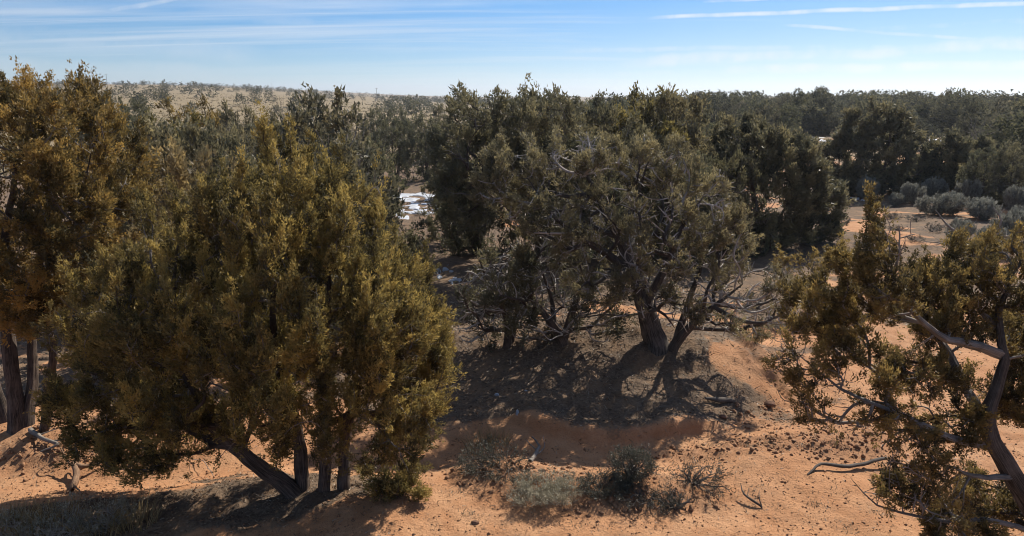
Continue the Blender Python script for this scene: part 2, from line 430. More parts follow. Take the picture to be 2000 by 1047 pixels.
def grow(stems, att, leaf, rng, bf=0.6, trunk_r=0.14, tip_r=0.004, step=0.22, stem_step=0.14, wig=0.012, jit=0.035, stem_r=None):
    """A branching skeleton: stems (list of polylines; a stem may start in the air, then it forks off the nearest
    stem) and attraction points joined on by a balanced spanning tree. Returns chains (points, radii, is_stem, depth) and tips."""
    N, par, pl, stm = [], [], [], []
    srad = []
    for si, s in enumerate(stems):
        q = resample(s, stem_step, wig, rng)
        p = -1; base_l = 0.0
        if si and N:
            A = np.array(N); dd = np.linalg.norm(A - q[0], axis=1); k = int(dd.argmin())
            if dd[k] < 0.9: p = k; base_l = pl[k] + dd[k]
        L = np.concatenate(([0], np.cumsum(np.linalg.norm(np.diff(q, axis=0), axis=1))))
        r0 = (stem_r[si] if stem_r else trunk_r)
        for k in range(len(q)):
            N.append(q[k]); par.append(p); pl.append(base_l + L[k]); stm.append(si)
            flare = 1 + 0.65*math.exp(-L[k]/0.22) if p == -1 or (k and par[len(N)-1-k] == -1) else 1.0
            srad.append(r0*(1 - 0.90*L[k]/max(L[-1], 1e-6))*flare); p = len(N) - 1
    n0 = len(N); n = len(att)
    tipnode = np.full(n, -1)
    if n:
        A = np.array(N); best = np.full(n, 1e9); bi = np.zeros(n, int)
        for k in range(n0):
            # stems are cheap to start from, but not right at the ground
            c = np.linalg.norm(att - A[k], axis=1) + bf*pl[k]*0.6
            u = c < best; best[u] = c[u]; bi[u] = k
        left = np.ones(n, bool); deg = np.zeros(n0, int); full = np.zeros(n0, bool)
        for _ in range(n):
            i = int(np.where(left, best, 1e9).argmin()); left[i] = False
            a, b = np.array(N[bi[i]]), att[i]; Ld = np.linalg.norm(b - a); m = max(1, int(round(Ld/step)))
            p = int(bi[i]); new = []
            for j in range(1, m + 1):
                t = j/m; q = a + (b - a)*t
                if j < m: q = q + rng.normal(0, jit*min(1, Ld), 3) + np.array((0, 0, -0.22*Ld*t*(1 - t)))
                N.append(q); par.append(p); pl.append(pl[p] + np.linalg.norm(q - N[p])); stm.append(-1); p = len(N) - 1; new.append(p)
            tipnode[i] = p
            h = int(bi[i])
            if h < n0:
                deg[h] += 1
                if deg[h] >= 2 and not full[h]:
                    full[h] = True; aff = np.nonzero(left & (bi == h))[0]
                    if len(aff):
                        Q = np.array(N); okn = np.ones(len(Q), bool); okn[:n0] = ~full
                        D_ = np.linalg.norm(att[aff][:, None] - Q[None], axis=2) + bf*np.array(pl)[None]; D_[:, ~okn] = 1e8
                        bi[aff] = D_.argmin(1); best[aff] = D_.min(1)
            for k in new:
                c = np.linalg.norm(att - N[k], axis=1) + bf*pl[k]
                u = c < best; best[u] = c[u]; bi[u] = k
    N = np.array(N); par = np.array(par); nn = len(N)
    cnt = np.zeros(nn); kids = [[] for _ in range(nn)]
    for k in range(nn - 1, -1, -1):
        if cnt[k] == 0: cnt[k] = 1
        if par[k] >= 0: cnt[par[k]] += cnt[k]; kids[par[k]].append(k)
    e = max(1.9, math.log(max(cnt.max(), 3))/math.log(trunk_r/tip_r))
    rad = tip_r*cnt**(1/e)
    rad[:n0] = np.array(srad)
    for k in range(nn):
        if par[k] >= 0: rad[k] = min(rad[k], rad[par[k]]*0.97 if stm[k] < 0 else rad[k])
    main = np.full(nn, -1)
    for k in range(nn):
        if kids[k]:
            same = [c for c in kids[k] if stm[c] == stm[k] and stm[k] >= 0]
            main[k] = same[0] if same else max(kids[k], key=lambda c: cnt[c])
    S = N.copy()
    for _ in range(4):
        T = S.copy(); ok = np.array([stm[k] < 0 and main[k] >= 0 for k in range(nn)]); ix = np.nonzero(ok)[0]
        if len(ix): T[ix] = 0.5*S[ix] + 0.25*(S[par[ix]] + S[main[ix]])
        S = T
    chains = []
    for k in range(nn):
        if par[k] >= 0 and main[par[k]] == k: continue
        ids = [k]; c = main[k]
        while c >= 0: ids.append(c); c = main[c]
        pts = S[ids]; rr = rad[ids]
        if par[k] >= 0:
            pts = np.vstack((S[par[k]], pts)); rr = np.concatenate(([rr[0]*0.25 if stm[k] >= 0 else min(rad[par[k]]*0.8, rr[0]*1.25)], rr))
        if len(pts) < 2: continue
        rr = rr.copy(); rr[-1] *= 0.5
        chains.append((pts, rr, stm[k] >= 0, rr[0]))
    dirs = np.zeros((n, 3))
    for i in range(n):
        k = tipnode[i]; dirs[i] = S[k] - S[par[k]] if par[k] >= 0 else (0, 0, 1)
    return chains, S[tipnode] if n else np.zeros((0, 3)), unit(dirs), N


def tubes(chains, sides, flute=0.0, seed=0):
    """Joined tapering tubes: vertices, quads, bark coordinates."""
    if not chains: return np.zeros((0, 3)), np.zeros((0, 4), int), np.zeros((0, 3))
    Ps, Rs, Ts, Us, Ls, st = [], [], [], [], [], []
    off = 0
    for (p, r, *_) in chains:
        t = unit(np.gradient(p, axis=0)); d = p[-1] - p[0]
        ax = np.eye(3)[int(np.abs(d).argmin())]
        u = unit(np.cross(t, ax))
        Ps.append(p); Rs.append(r); Ts.append(t); Us.append(u)
        Ls.append(np.concatenate(([0], np.cumsum(np.linalg.norm(np.diff(p, axis=0), axis=1)))) + off*0.37)
        st.append(np.arange(off, off + len(p) - 1)); off += len(p)
    P_, R_, T_, U_, L_ = map(np.concatenate, (Ps, Rs, Ts, Us, Ls)); B_ = np.cross(T_, U_)
    a = np.arange(sides)*2*math.pi/sides
    rr = R_[:, None]*np.ones(sides)
    if flute:
        ph = vn(np.cos(a)*2.3 + 9, np.sin(a)*2.3 + L_[:, None]*0.9, seed) + 0.6*vn(np.cos(a)*5 + 3, np.sin(a)*5 + L_[:, None]*1.4, seed + 5)
        rr = rr*(1 + flute*2.0*ph)
    V = P_[:, None] + rr[..., None]*(np.cos(a)[None, :, None]*U_[:, None] + np.sin(a)[None, :, None]*B_[:, None])
    bk = np.stack((np.cos(a)[None]*np.ones_like(rr), np.sin(a)[None]*np.ones_like(rr), L_[:, None]*np.ones_like(rr)), -1)
    s = np.concatenate(st); k = np.arange(sides); k2 = (k + 1) % sides
    F = np.stack((s[:, None]*sides + k, s[:, None]*sides + k2, (s[:, None] + 1)*sides + k2, (s[:, None] + 1)*sides + k), -1).reshape(-1, 4)
    return V.reshape(-1, 3), F, bk.reshape(-1, 3)


def tube_mesh(name, chains, sides, mat, base, flute=0.0, seed=0):
    V, F, bk = tubes(chains, sides, flute, seed)
    return mesh(name, V - base, F, mat, {'bk': bk}, smooth=True)


def leaves(Pt, D, tint, rng, per, L, Wd, spread=0.8, clump=0.05):
    """Pointed scale-leaf sprays: `per` slim triangles round every point."""
    n = len(Pt)*per
    p = np.repeat(Pt, per, 0); d = np.repeat(D, per, 0); t = np.repeat(tint, per)
    p = p + rng.normal(0, clump, (n, 3)) + d*rng.uniform(-0.3, 1, (n, 1))*clump*2
    dirn = unit(d + spread*rng.normal(0, 0.75, (n, 3)))
    w = unit(np.cross(dirn, rng.normal(0, 1, (n, 3))))
    l = L*rng.uniform(0.55, 1.25, (n, 1)); ww = Wd*rng.uniform(0.6, 1.3, (n, 1))
    V = np.stack((p - w*ww/2, p + w*ww/2, p + dirn*l), 1).reshape(-1, 3)
    t = np.clip(t + rng.normal(0, 0.09, n), 0, 1)
    return V, np.arange(n*3).reshape(-1, 3), np.repeat(t, 3)


def plumes(tips, dirs, center, rng, tufts, length, radius, up=0.7, out=0.4, tint0=0.5, tvar=0.18):
    """Foliage plumes at branch tips: positions, directions and tint of the tufts in them."""
    n = len(tips)
    o = unit(tips - center)
    d = unit(0.55*dirs + np.array((0, 0, up)) + out*o + rng.normal(0, 0.28, (n, 3)))
    k = rng.integers(max(1, int(tufts*0.5)), int(tufts*1.5) + 1, n)
    i = np.repeat(np.arange(n), k); m = len(i)
    t = rng.uniform(-0.45, 1, m)
    rr = radius*(1 - 0.75*np.clip(t, 0, 1))*np.sqrt(rng.uniform(0, 1, m)); a = rng.uniform(0, 2*math.pi, m)
    e1 = unit(np.cross(d, rng.normal(0, 1, (n, 3)))); e2 = np.cross(d, e1)
    off = rr[:, None]*(np.cos(a)[:, None]*e1[i] + np.sin(a)[:, None]*e2[i])
    ln = length*rng.uniform(0.6, 1.35, n)
    Pt = tips[i] + d[i]*(t*ln[i])[:, None] + off
    D = unit(d[i] + 0.9*off/max(radius, 1e-6))
    tip_t = tint0 + rng.normal(0, tvar, n)
    tint = tip_t[i] + 0.20*t
    return Pt, D, np.clip(tint, 0, 1)


def sample_lobes(lobes, n, rng, power=0.33, inner=0.6):
    """Points in a union of ellipsoids ((centre), (axes)), thicker towards the outside of the union."""
    c = np.array([l[0] for l in lobes]); a = np.array([l[1] for l in lobes])
    w = (a.prod(1))**(2/3)
    if len(lobes[0]) > 2: w = w*np.array([l[2] for l in lobes])
    w = w/w.sum()
    out, dep = [], []
    while sum(map(len, out)) < n:
        k = rng.choice(len(lobes), n, p=w)
        d = unit(rng.normal(0, 1, (n, 3)))*rng.uniform(0, 1, (n, 1))**power
        p = c[k] + d*a[k]
        q = np.sqrt((((p[:, None] - c[None])/a[None])**2).sum(-1)).min(1)
        keep = rng.uniform(0, 1, n) < np.clip((q - inner*0.5)/(1 - inner*0.5), 0.08, 1)
        out.append(p[keep]); dep.append(q[keep])
    return np.vstack(out)[:n], np.concatenate(dep)[:n]


def build_tree(root, base, stems, lobes, rng, n_leaf, n_bare, mats, trunk_r, tufts, per, L, Wd, plume=(0.26, 0.09), tip_r=0.004,
               bf=0.17, stem_r=None, tint0=0.5, tvar=0.18, up=0.7, out=0.4, leaf_q=0.0, step=0.28, limb_min=0.028, limbs=True,
               bark=(None, None), flute=0.30, ground=0.15, stem_mats=None, spread=0.8, seed=0, clump=(300, 6, 0.13, 0.30), gap=0.22):
    """Trunk stems, limbs, twigs and crown as children of root (whose origin is base)."""
    bark_m, twig_m = bark
    K, m_, cr, ch_ = clump
    nb = n_bare
    att, q = sample_lobes(lobes, K + nb, rng, 0.28, 0.75)
    order = np.argsort(-(q + rng.normal(0, 0.12, len(q)) + leaf_q*(att[:, 2] - att[:, 2].mean())))
    cc, bare_pts = att[order[:K]], att[order[K:]]
    sc_ = rng.uniform(0.55, 1.4, K)
    cen0 = np.mean([l[0] for l in lobes], 0)
    sh = rng.uniform(0, 1, K) < 0.16
    cc = cc + (unit(cc - cen0) + np.array((0, 0, 0.7)))*(sh*rng.uniform(0.05, 0.18, K))[:, None]
    mk = np.maximum(2, np.round(m_*sc_**1.5*rng.uniform(0.8, 1.2, K))).astype(int)
    ii = np.repeat(np.arange(K), mk)
    of = unit(rng.normal(0, 1, (len(ii), 3)))*rng.uniform(0.15, 1, (len(ii), 1))**0.5
    w_ = 1 - 0.45*np.clip(of[:, 2:], 0, 1)
    tips_ = cc[ii] + of*np.concatenate((w_, w_, np.ones_like(w_)), 1)*np.array((cr, cr, ch_))*sc_[ii][:, None] + np.array((0, 0, ch_*0.1))
    ctint = rng.normal(0, tvar*0.75, K)[ii]
    att = np.vstack((tips_, cc, bare_pts))
    isleaf = np.arange(len(att)) < len(tips_)
    att_t = np.concatenate((ctint, np.zeros(len(att) - len(tips_))))
    ok = att[:, 2] > np.asarray(H(att[:, 0], att[:, 1])) + ground if ground is not None else np.ones(len(att), bool)
    att, isleaf, att_t = att[ok], isleaf[ok], att_t[ok]
    chains, tips, dirs, _ = grow(stems, att, isleaf, rng, bf, trunk_r, tip_r, 0.2, stem_r=stem_r)
    cs = [c for c in chains if c[2]]
    cl = sorted([c for c in chains if not c[2] and c[3] >= limb_min], key=lambda c: -c[3])
    if not limbs: cs, cl = cs + cl, []
    ct = [c for c in chains if not c[2] and c[3] < limb_min]
    if limbs:
        for k, c in enumerate(cs): obj('trunk' if not stem_mats or k == 0 else 'limb', tube_mesh('limb' if stem_mats and k else 'trunk', [c], 18, stem_mats if stem_mats and k else bark_m, base, flute, seed + k), root)
        for k, c in enumerate(cl): obj('limb', tube_mesh('limb', [c], 8, bark_m, base, flute*0.6, seed + 30 + k), root)
    else:
        obj('trunk', tube_mesh('trunk', cs, 8, bark_m, base, flute, seed), root)
    if ct:
        thick = [c for c in ct if c[3] >= 0.011]; thin = [c for c in ct if c[3] < 0.011]
        V1, F1, b1 = tubes(thick, 5); V2, F2, b2 = tubes(thin, 3)
        obj('twigs', mesh('twigs', np.vstack((V1, V2)) - base, np.vstack((F1, F2 + len(V1))), twig_m, {'bk': np.vstack((b1, b2))}, True), root, 'stuff')
    t, d = tips[isleaf], dirs[isleaf]
    cen = np.mean([l[0] for l in lobes], 0)
    Pt, D, ti = plumes(t, d, cen, rng, tufts, plume[0], plume[1], up, out, tint0 + att_t[isleaf], tvar*0.5)
    gn = fbm(Pt[:, 0]*2.2 + Pt[:, 2]*1.7 + seed*9, Pt[:, 1]*2.2 - Pt[:, 2]*1.3, 2, seed + 71)
    kp = gn > np.quantile(gn, gap); Pt, D, ti = Pt[kp], D[kp], ti[kp]
    V, F, tt = leaves(Pt, D, ti, rng, per, L, Wd, spread*0.62, L*0.42)
    obj('crown', mesh('crown', V - base, F, mats, {'tint': tt}), root, 'stuff')
    return root


def plobes(y0, spec):
    """Ellipsoids from (u, v, half width px, half height px, depth offset m, depth radius m[, weight])."""
    out = []
    for s in spec:
        u, v, ru, rv, dz, rd = s[:6]; y = y0 + dz
        c = PD(u, v, y); k = np.linalg.norm(c - (0, 0, CAM_H))/FPX
        ax = np.array((ru*k, rd, rv*k)); ax = np.maximum(ax - np.array((0.10, 0.10, 0.17)), ax*0.45)
        out.append((c - (0, 0, 0.20), ax, s[6] if len(s) > 6 else 1.0))
    return out


def pstem(base, spec):
    """A stem from (u, v, depth offset)."""
    return [PD(u, v, base[1] + dz) for (u, v, dz) in spec]


def feet(st, base):
    st[0] = on(st[0][0], st[0][1]) - (0, 0, 0.02); st.insert(0, st[0] - (0, 0, 0.28)); return st


def hero(name, label, base_uv, stems, lobes, **kw):
    b = P(*base_uv)
    root = thing(name, label, 'tree', b)
    S = [pstem(b, s) for s in stems]
    for s, sp in zip(S, stems):
        if sp[0][2] is not None and len(sp[0]) == 3 and sp is not None and sp[0][1] >= base_uv[1] - 32: feet(s, b)
    return build_tree(root, b, S, plobes(b[1], lobes), np.random.default_rng(kw.pop('rs')), **kw)


# ------------------------------------------------------------------ the setting: ground


def build_ground():
    a_f = np.radians(np.linspace(-46, 46, 360)); a_c = np.radians(np.linspace(46, 314, 60))[1:-1]
    ang = np.concatenate((a_f, a_c)); na = len(ang)
    rad = np.concatenate((np.geomspace(0.4, 5.5, 22)[:-1], np.geomspace(5.5, 19, 260)[:-1], np.geomspace(19, 60, 110)[:-1],
                          np.geomspace(60, 900, 100)[:-1], np.geomspace(900, 6000, 20)))
    nr = len(rad)
    A, Rr = np.meshgrid(ang, rad, indexing='ij'); X = Rr*np.sin(A); Y = Rr*np.cos(A); Z = H(X, Y, True)
    V = np.stack((X, Y, Z), -1).reshape(-1, 3)
    c = on(0, 0); V = np.vstack((V, c))
    i = np.arange(na)[:, None]; j = np.arange(nr - 1)[None]; i2 = (i + 1) % na
    F = np.stack((i*nr + j, i*nr + j + 1, i2*nr + j + 1, i2*nr + j), -1).reshape(-1, 4)
    Fc = np.stack((np.full(na, len(V) - 1), np.arange(na)*nr, ((np.arange(na) + 1) % na)*nr), -1)
    x, y = V[:, 0], V[:, 1]
    wd, _ = polyd(x, y, WASH)
    m, g = material('desert_soil')
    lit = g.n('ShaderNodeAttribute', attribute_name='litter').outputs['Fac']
    gra = g.n('ShaderNodeAttribute', attribute_name='dry').outputs['Fac']
    clo = g.n('ShaderNodeAttribute', attribute_name='clod').outputs['Fac']
    geo = g.n('ShaderNodeNewGeometry'); pos = geo.outputs['Position']
    nf = g.noise(pos, 22.0, 6.0, 0.65); nm = g.noise(pos, 2.3, 5.0, 0.6); nb = g.noise(pos, 0.35, 3.0)
    ns = g.noise(pos, 95.0, 3.0, 0.6)
    sand = g.mix(g.mapr(nm, 0.3, 0.7), (0.36, 0.176, 0.086), (0.47, 0.263, 0.142))
    sand = g.mix(g.mapr(nb, 0.4, 0.7, 0, 0.6), sand, (0.45, 0.225, 0.110))
    nv = g.noise(pos, 0.9, 6.0, 0.7, 1.0); sand = g.mix(g.mapr(nv, 0.5, 0.72, 0, 0.55), sand, (0.26, 0.150, 0.085))
    sand = g.mix(g.mapr(nf, 0.59, 0.70, 0.0, 0.6), sand, (0.22, 0.120, 0.068))
    sand = g.mix(g.mapr(ns, 0.58, 0.64, 0.0, 0.75), sand, (0.13, 0.08, 0.05))
    clodc = g.mix(g.mapr(nf, 0.35, 0.65), (0.16, 0.085, 0.050), (0.32, 0.170, 0.092))
    sand = g.mix(g.math('MULTIPLY', clo, 0.7), sand, clodc)
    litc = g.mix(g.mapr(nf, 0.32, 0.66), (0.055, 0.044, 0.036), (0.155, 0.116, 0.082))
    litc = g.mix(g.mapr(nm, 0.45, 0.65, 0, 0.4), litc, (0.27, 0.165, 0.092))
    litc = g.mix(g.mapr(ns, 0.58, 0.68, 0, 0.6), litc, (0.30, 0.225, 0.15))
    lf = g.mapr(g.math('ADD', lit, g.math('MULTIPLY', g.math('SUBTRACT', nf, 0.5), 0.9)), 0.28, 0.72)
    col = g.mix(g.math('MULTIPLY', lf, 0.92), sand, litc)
    nt = g.noise(pos, 0.9, 5.0, 0.7)
    grc = g.mix(g.mapr(nt, 0.35, 0.65), (0.17, 0.130, 0.078), (0.30, 0.235, 0.140))
    gf = g.mapr(g.math('ADD', gra, g.math('MULTIPLY', g.math('SUBTRACT', nm, 0.5), 0.7)), 0.15, 0.6)
    col = g.mix(gf, col, grc)
    p = g.n('ShaderNodeBsdfPrincipled'); g.l(col, p.inputs['Base Color'])
    p.inputs['Roughness'].default_value = 0.95; p.inputs['Specular IOR Level'].default_value = 0.1
    bp = g.n('ShaderNodeBump'); bp.inputs['Strength'].default_value = 0.8; bp.inputs['Distance'].default_value = 0.03
    g.l(nf, bp.inputs['Height'])
    bp2 = g.n('ShaderNodeBump'); bp2.inputs['Strength'].default_value = 0.4; bp2.inputs['Distance'].default_value = 0.008
    g.l(ns, bp2.inputs['Height']); g.l(bp.outputs[0], bp2.inputs['Normal']); g.l(bp2.outputs[0], p.inputs['Normal'])
    o = g.n('ShaderNodeOutputMaterial'); g.l(p.outputs[0], o.inputs[0])
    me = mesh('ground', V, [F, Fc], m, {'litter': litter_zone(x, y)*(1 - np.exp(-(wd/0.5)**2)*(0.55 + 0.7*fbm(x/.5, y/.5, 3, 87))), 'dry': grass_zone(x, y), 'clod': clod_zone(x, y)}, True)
    obj('ground', me, None, 'structure')

# ------------------------------------------------------------------ trees near the camera


def near_trees():
    # left edge, golden brown
    hero('juniper_tree', 'tall golden brown juniper at the left edge with several dark stems', (40, 838),
         [[(35, 838, 0), (20, 700, 0.1), (5, 560, 0.2), (20, 400, 0.2), (45, 240, 0.1)],
          [(58, 832, 0.1), (62, 650, 0.3), (78, 500, 0.4), (112, 350, 0.3), (125, 240, 0.3)],
          [(84, 826, 0.0), (104, 700, -0.2), (92, 600, -0.2), (150, 420, -0.3), (180, 300, -0.3)],
          [(10, 836, 0.2), (-40, 640, 0.4), (-70, 450, 0.3), (-60, 280, 0.3)]],
         [(20, 185, 55, 50, 0.2, 0.9), (115, 190, 50, 48, 0.3, 0.9), (50, 260, 120, 70, 0.1, 1.3), (165, 265, 75, 60, -0.2, 1.2),
          (205, 325, 55, 75, -0.2, 1.1), (90, 380, 120, 90, -0.2, 1.6), (-70, 330, 120, 150, 0.0, 1.5), (185, 420, 70, 70, -0.4, 1.1),
          (60, 480, 110, 80, -0.5, 1.3), (160, 520, 60, 70, 0.0, 1.0, 0.9), (100, 565, 70, 45, -.2, 1.0, .8), (20, 590, 70, 40, -.3, 1.0, .7), (20, 300, 80, 90, -.4, 1.0, .9), (-60, 520, 90, 80, 0, 1.2)],
         rs=11, n_leaf=0, clump=(470, 8, 0.13, 0.25), gap=0.08, n_bare=700, mats=M_GOLD, trunk_r=0.13, stem_r=[0.115, 0.09, 0.075, 0.09], tufts=8, per=8, L=0.048, Wd=0.021,
         bark=(M_BARK, M_TWIG), tint0=0.46, tvar=0.30, plume=(0.15, 0.045), seed=1)
    # the big tree on the left
    hero('juniper_tree', 'big rounded olive juniper left of centre on four leaning trunks', (600, 962),
         [[(577, 962, 0), (505, 908, -0.1), (432, 850, -0.15), (370, 740, -0.1), (340, 600, 0.0), (350, 480, 0.1)],
          [(592, 958, 0.1), (585, 880, 0.15), (560, 760, 0.3), (530, 620, 0.3), (540, 530, 0.3), (545, 470, 0.3)],
          [(632, 950, 0.05), (636, 870, 0.0), (630, 740, -0.1), (645, 560, 0), (640, 430, 0.1)],
          [(668, 946, 0.1), (672, 870, 0.2), (690, 780, 0.2), (735, 640, 0.1), (730, 460, 0.1)]],
         [(545, 285, 42, 80, 0.2, 0.6), (615, 350, 60, 75, 0.2, 0.9), (455, 385, 58, 70, 0.2, 0.9), (345, 470, 75, 80, 0.2, 1.1),
          (545, 410, 125, 95, 0.1, 1.3), (695, 425, 68, 105, 0.1, 1.1), (235, 590, 80, 110, 0.3, 1.3), (395, 560, 140, 120, 0.1, 1.6),
          (590, 570, 150, 130, 0.0, 1.8), (765, 590, 90, 130, 0.0, 1.4), (225, 715, 95, 90, 0.3, 1.2, 0.9), (400, 700, 130, 90, 0.1, 1.6),
          (620, 700, 150, 90, -0.1, 1.8), (805, 700, 80, 115, 0.0, 1.2), (310, 808, 115, 50, 0.3, 1.2, 0.9), (500, 785, 80, 50, -0.4, 0.9, 0.9), (700, 812, 110, 42, -0.2, 1.0, .9), (790, 820, 60, 40, -.1, .9, .8), (225, 790, 65, 50, .4, 1., .9), (285, 838, 80, 36, .3, 1., .8), (390, 832, 75, 38, .2, .9, .9), (150, 690, 40, 80, .4, .8, .6), (480, 680, 110, 80, -.5, 1., .9), (600, 806, 90, 40, -.5, .8, .8), (560, 480, 110, 80, -.5, 1., .7)],
         rs=12, n_leaf=0, clump=(1080, 9, 0.09, 0.22), gap=0.06, n_bare=650, mats=M_OLIVE, trunk_r=0.14, stem_r=[0.11, 0.10, 0.085, 0.08], tufts=9, per=8, L=0.038, Wd=0.0165,
         bark=(M_BARK, M_TWIG), tint0=0.44, tvar=0.30, plume=(0.16, 0.030), up=1.0, seed=2)
    # the tree in the middle
    hero('juniper_tree', 'spreading grey olive juniper in the middle with thick twisted trunk', (1275, 672),
         [[(1282, 672, 0), (1266, 620, 0), (1247, 560, 0.0), (1222, 490, 0.1), (1180, 410, 0.1), (1140, 330, 0.1)],
          [(1258, 600, 0.0), (1295, 530, -0.2), (1330, 450, -0.3), (1375, 385, -0.3)],
          [(1312, 668, -0.1), (1345, 640, -0.3), (1395, 600, -0.4), (1450, 555, -0.4)],
          [(1318, 666, 0.1), (1345, 590, 0.2), (1368, 520, 0.3), (1375, 440, 0.3)],
          [(1235, 530, 0.0), (1150, 470, -0.3), (1080, 420, -0.5), (1030, 350, -0.4)],
          [(1215, 470, 0.1), (1240, 390, 0.3), (1270, 310, 0.4)]],
         [(1015, 315, 72, 55, 0.2, 0.8), (1140, 292, 85, 48, 0.6, 1.0), (1280, 305, 78, 55, 0.6, 1.0), (1375, 385, 75, 65, 0.2, 1.0),
          (1240, 385, 130, 70, 0.3, 1.4, 0.8), (1075, 400, 105, 65, 0.1, 1.1, 0.8), (1400, 465, 72, 60, 0.0, 0.9), (1470, 545, 78, 60, -0.2, 0.9),
          (1425, 605, 95, 45, -0.3, 0.8, 0.9), (1180, 480, 110, 65, 0.1, 1.3, 0.7), (1330, 545, 95, 65, -0.2, 1.0, 0.8), (965, 350, 42, 45, 0.1, 0.7), (1350, 610, 60, 40, -.7, .6, .7),
          (1180, 540, 80, 50, -.8, .6, .8), (1290, 480, 90, 55, -.9, .7, .9), (1400, 575, 80, 48, -.8, .6, .9), (1490, 590, 62, 45, -.4, .7, .9), (1225, 590, 55, 30, -.9, .4, .5), (1120, 440, 70, 50, -.6, .6, .7), (1235, 535, 60, 34, -1.0, .4, .9), (1150, 600, 50, 34, -.7, .5, .6), (1340, 560, 60, 34, -.9, .4, .7)],
         rs=13, n_leaf=0, clump=(480, 7, 0.11, 0.18), n_bare=2300, mats=M_GREY, trunk_r=0.22, stem_r=[0.215, 0.09, 0.11, 0.085, 0.075, 0.07], tufts=7, per=8, L=0.050, Wd=0.021,
         bark=(M_BARKG, M_PALE), tint0=0.5, tvar=0.26, plume=(0.17, 0.055), leaf_q=0.03, tip_r=0.009, flute=0.24, seed=3, bf=0.16, gap=0.38)
    # scraggly neighbours
    hero('juniper_tree', 'scraggly half bare juniper just left of the thick twisted trunk', (1095, 668),
         [[(1098, 668, 0), (1062, 612, 0.0), (1012, 560, 0.1), (965, 520, 0.1)],
          [(1098, 664, 0.0), (1120, 600, 0.1), (1135, 540, 0.2), (1120, 480, 0.2)],
          [(1085, 664, 0.1), (1075, 580, 0.4), (1050, 500, 0.5)]],
         [(985, 540, 80, 70, 0.1, 0.9), (1080, 530, 90, 80, 0.3, 1.1), (1150, 590, 80, 60, -0.2, 0.8), (1060, 610, 90, 50, -0.2, 0.9), (1060, 460, 75, 50, .4, .8), (1180, 630, 50, 35, -.2, .5)],
         rs=14, n_leaf=0, clump=(46, 5, 0.14, 0.20), n_bare=1300, mats=M_DARK, trunk_r=0.10, stem_r=[0.10, 0.09, 0.07], tufts=6, per=8, L=0.075, Wd=0.028,
         bark=(M_BARK, M_PALE), tint0=0.45, tip_r=0.008, plume=(.16,.065), seed=4)
    hero('juniper_tree', 'thin low juniper with bare twigs farthest left under the middle crowns', (988, 676),
         [[(990, 676, 0), (986, 622, 0.0), (962, 565, 0.1), (935, 505, 0.1)], [(1000, 672, 0.1), (1010, 610, 0.2), (1000, 540, 0.3)]],
         [(935, 550, 55, 75, 0.1, 0.8), (985, 590, 70, 60, 0.0, 0.8), (920, 620, 45, 50, 0.0, 0.6), (1000, 510, 60, 60, .3, .8)],
         rs=15, n_leaf=0, clump=(30, 5, 0.13, 0.19), n_bare=900, mats=M_DARK, trunk_r=0.075, stem_r=[0.075, 0.06], tufts=6, per=8, L=0.075, Wd=0.028,
         bark=(M_BARK, M_PALE), tint0=0.45, tip_r=0.008, plume=(.16,.065), seed=5)
    # right edge
    b = P(2075, 1110)
    root = thing('juniper_tree', 'gnarled juniper at the right edge with pale twisted limbs reaching left', 'tree', b)
    S = [pstem(b, s) for s in (
        [(2085, 1130, 0), (2010, 980, -0.05), (1935, 860, -0.1), (1935, 790, -0.1), (1962, 700, 0.0), (1950, 610, 0.1), (1975, 540, 0.1)],
        [(1955, 690, 0.0), (1895, 672, -0.2), (1830, 650, -0.4), (1785, 615, -0.5), (1745, 560, -0.5), (1735, 470, -0.4)],
        [(1930, 830, -0.1), (1885, 760, 0.1), (1850, 690, 0.3), (1800, 640, 0.4), (1700, 600, 0.5), (1620, 560, 0.5)],
        [(1925, 870, -0.1), (1840, 850, -0.3), (1740, 800, -0.4), (1640, 760, -0.4), (1560, 700, -0.3)],
        [(2040, 1040, 0.0), (1930, 1020, -0.3), (1800, 1010, -0.4), (1710, 985, -0.4), (1660, 930, -0.3)],
        [(1950, 640, 0.1), (1900, 580, 0.2), (1870, 520, 0.3)],
        [(2010, 980, 0.0), (2030, 840, 0.3), (2060, 700, 0.4)],
        [(1980, 930, -0.1), (1900, 930, -0.4), (1830, 900, -0.6), (1790, 850, -0.6)])]
    S[0][0] = on(S[0][0][0], S[0][0][1]) - (0, 0, .06)
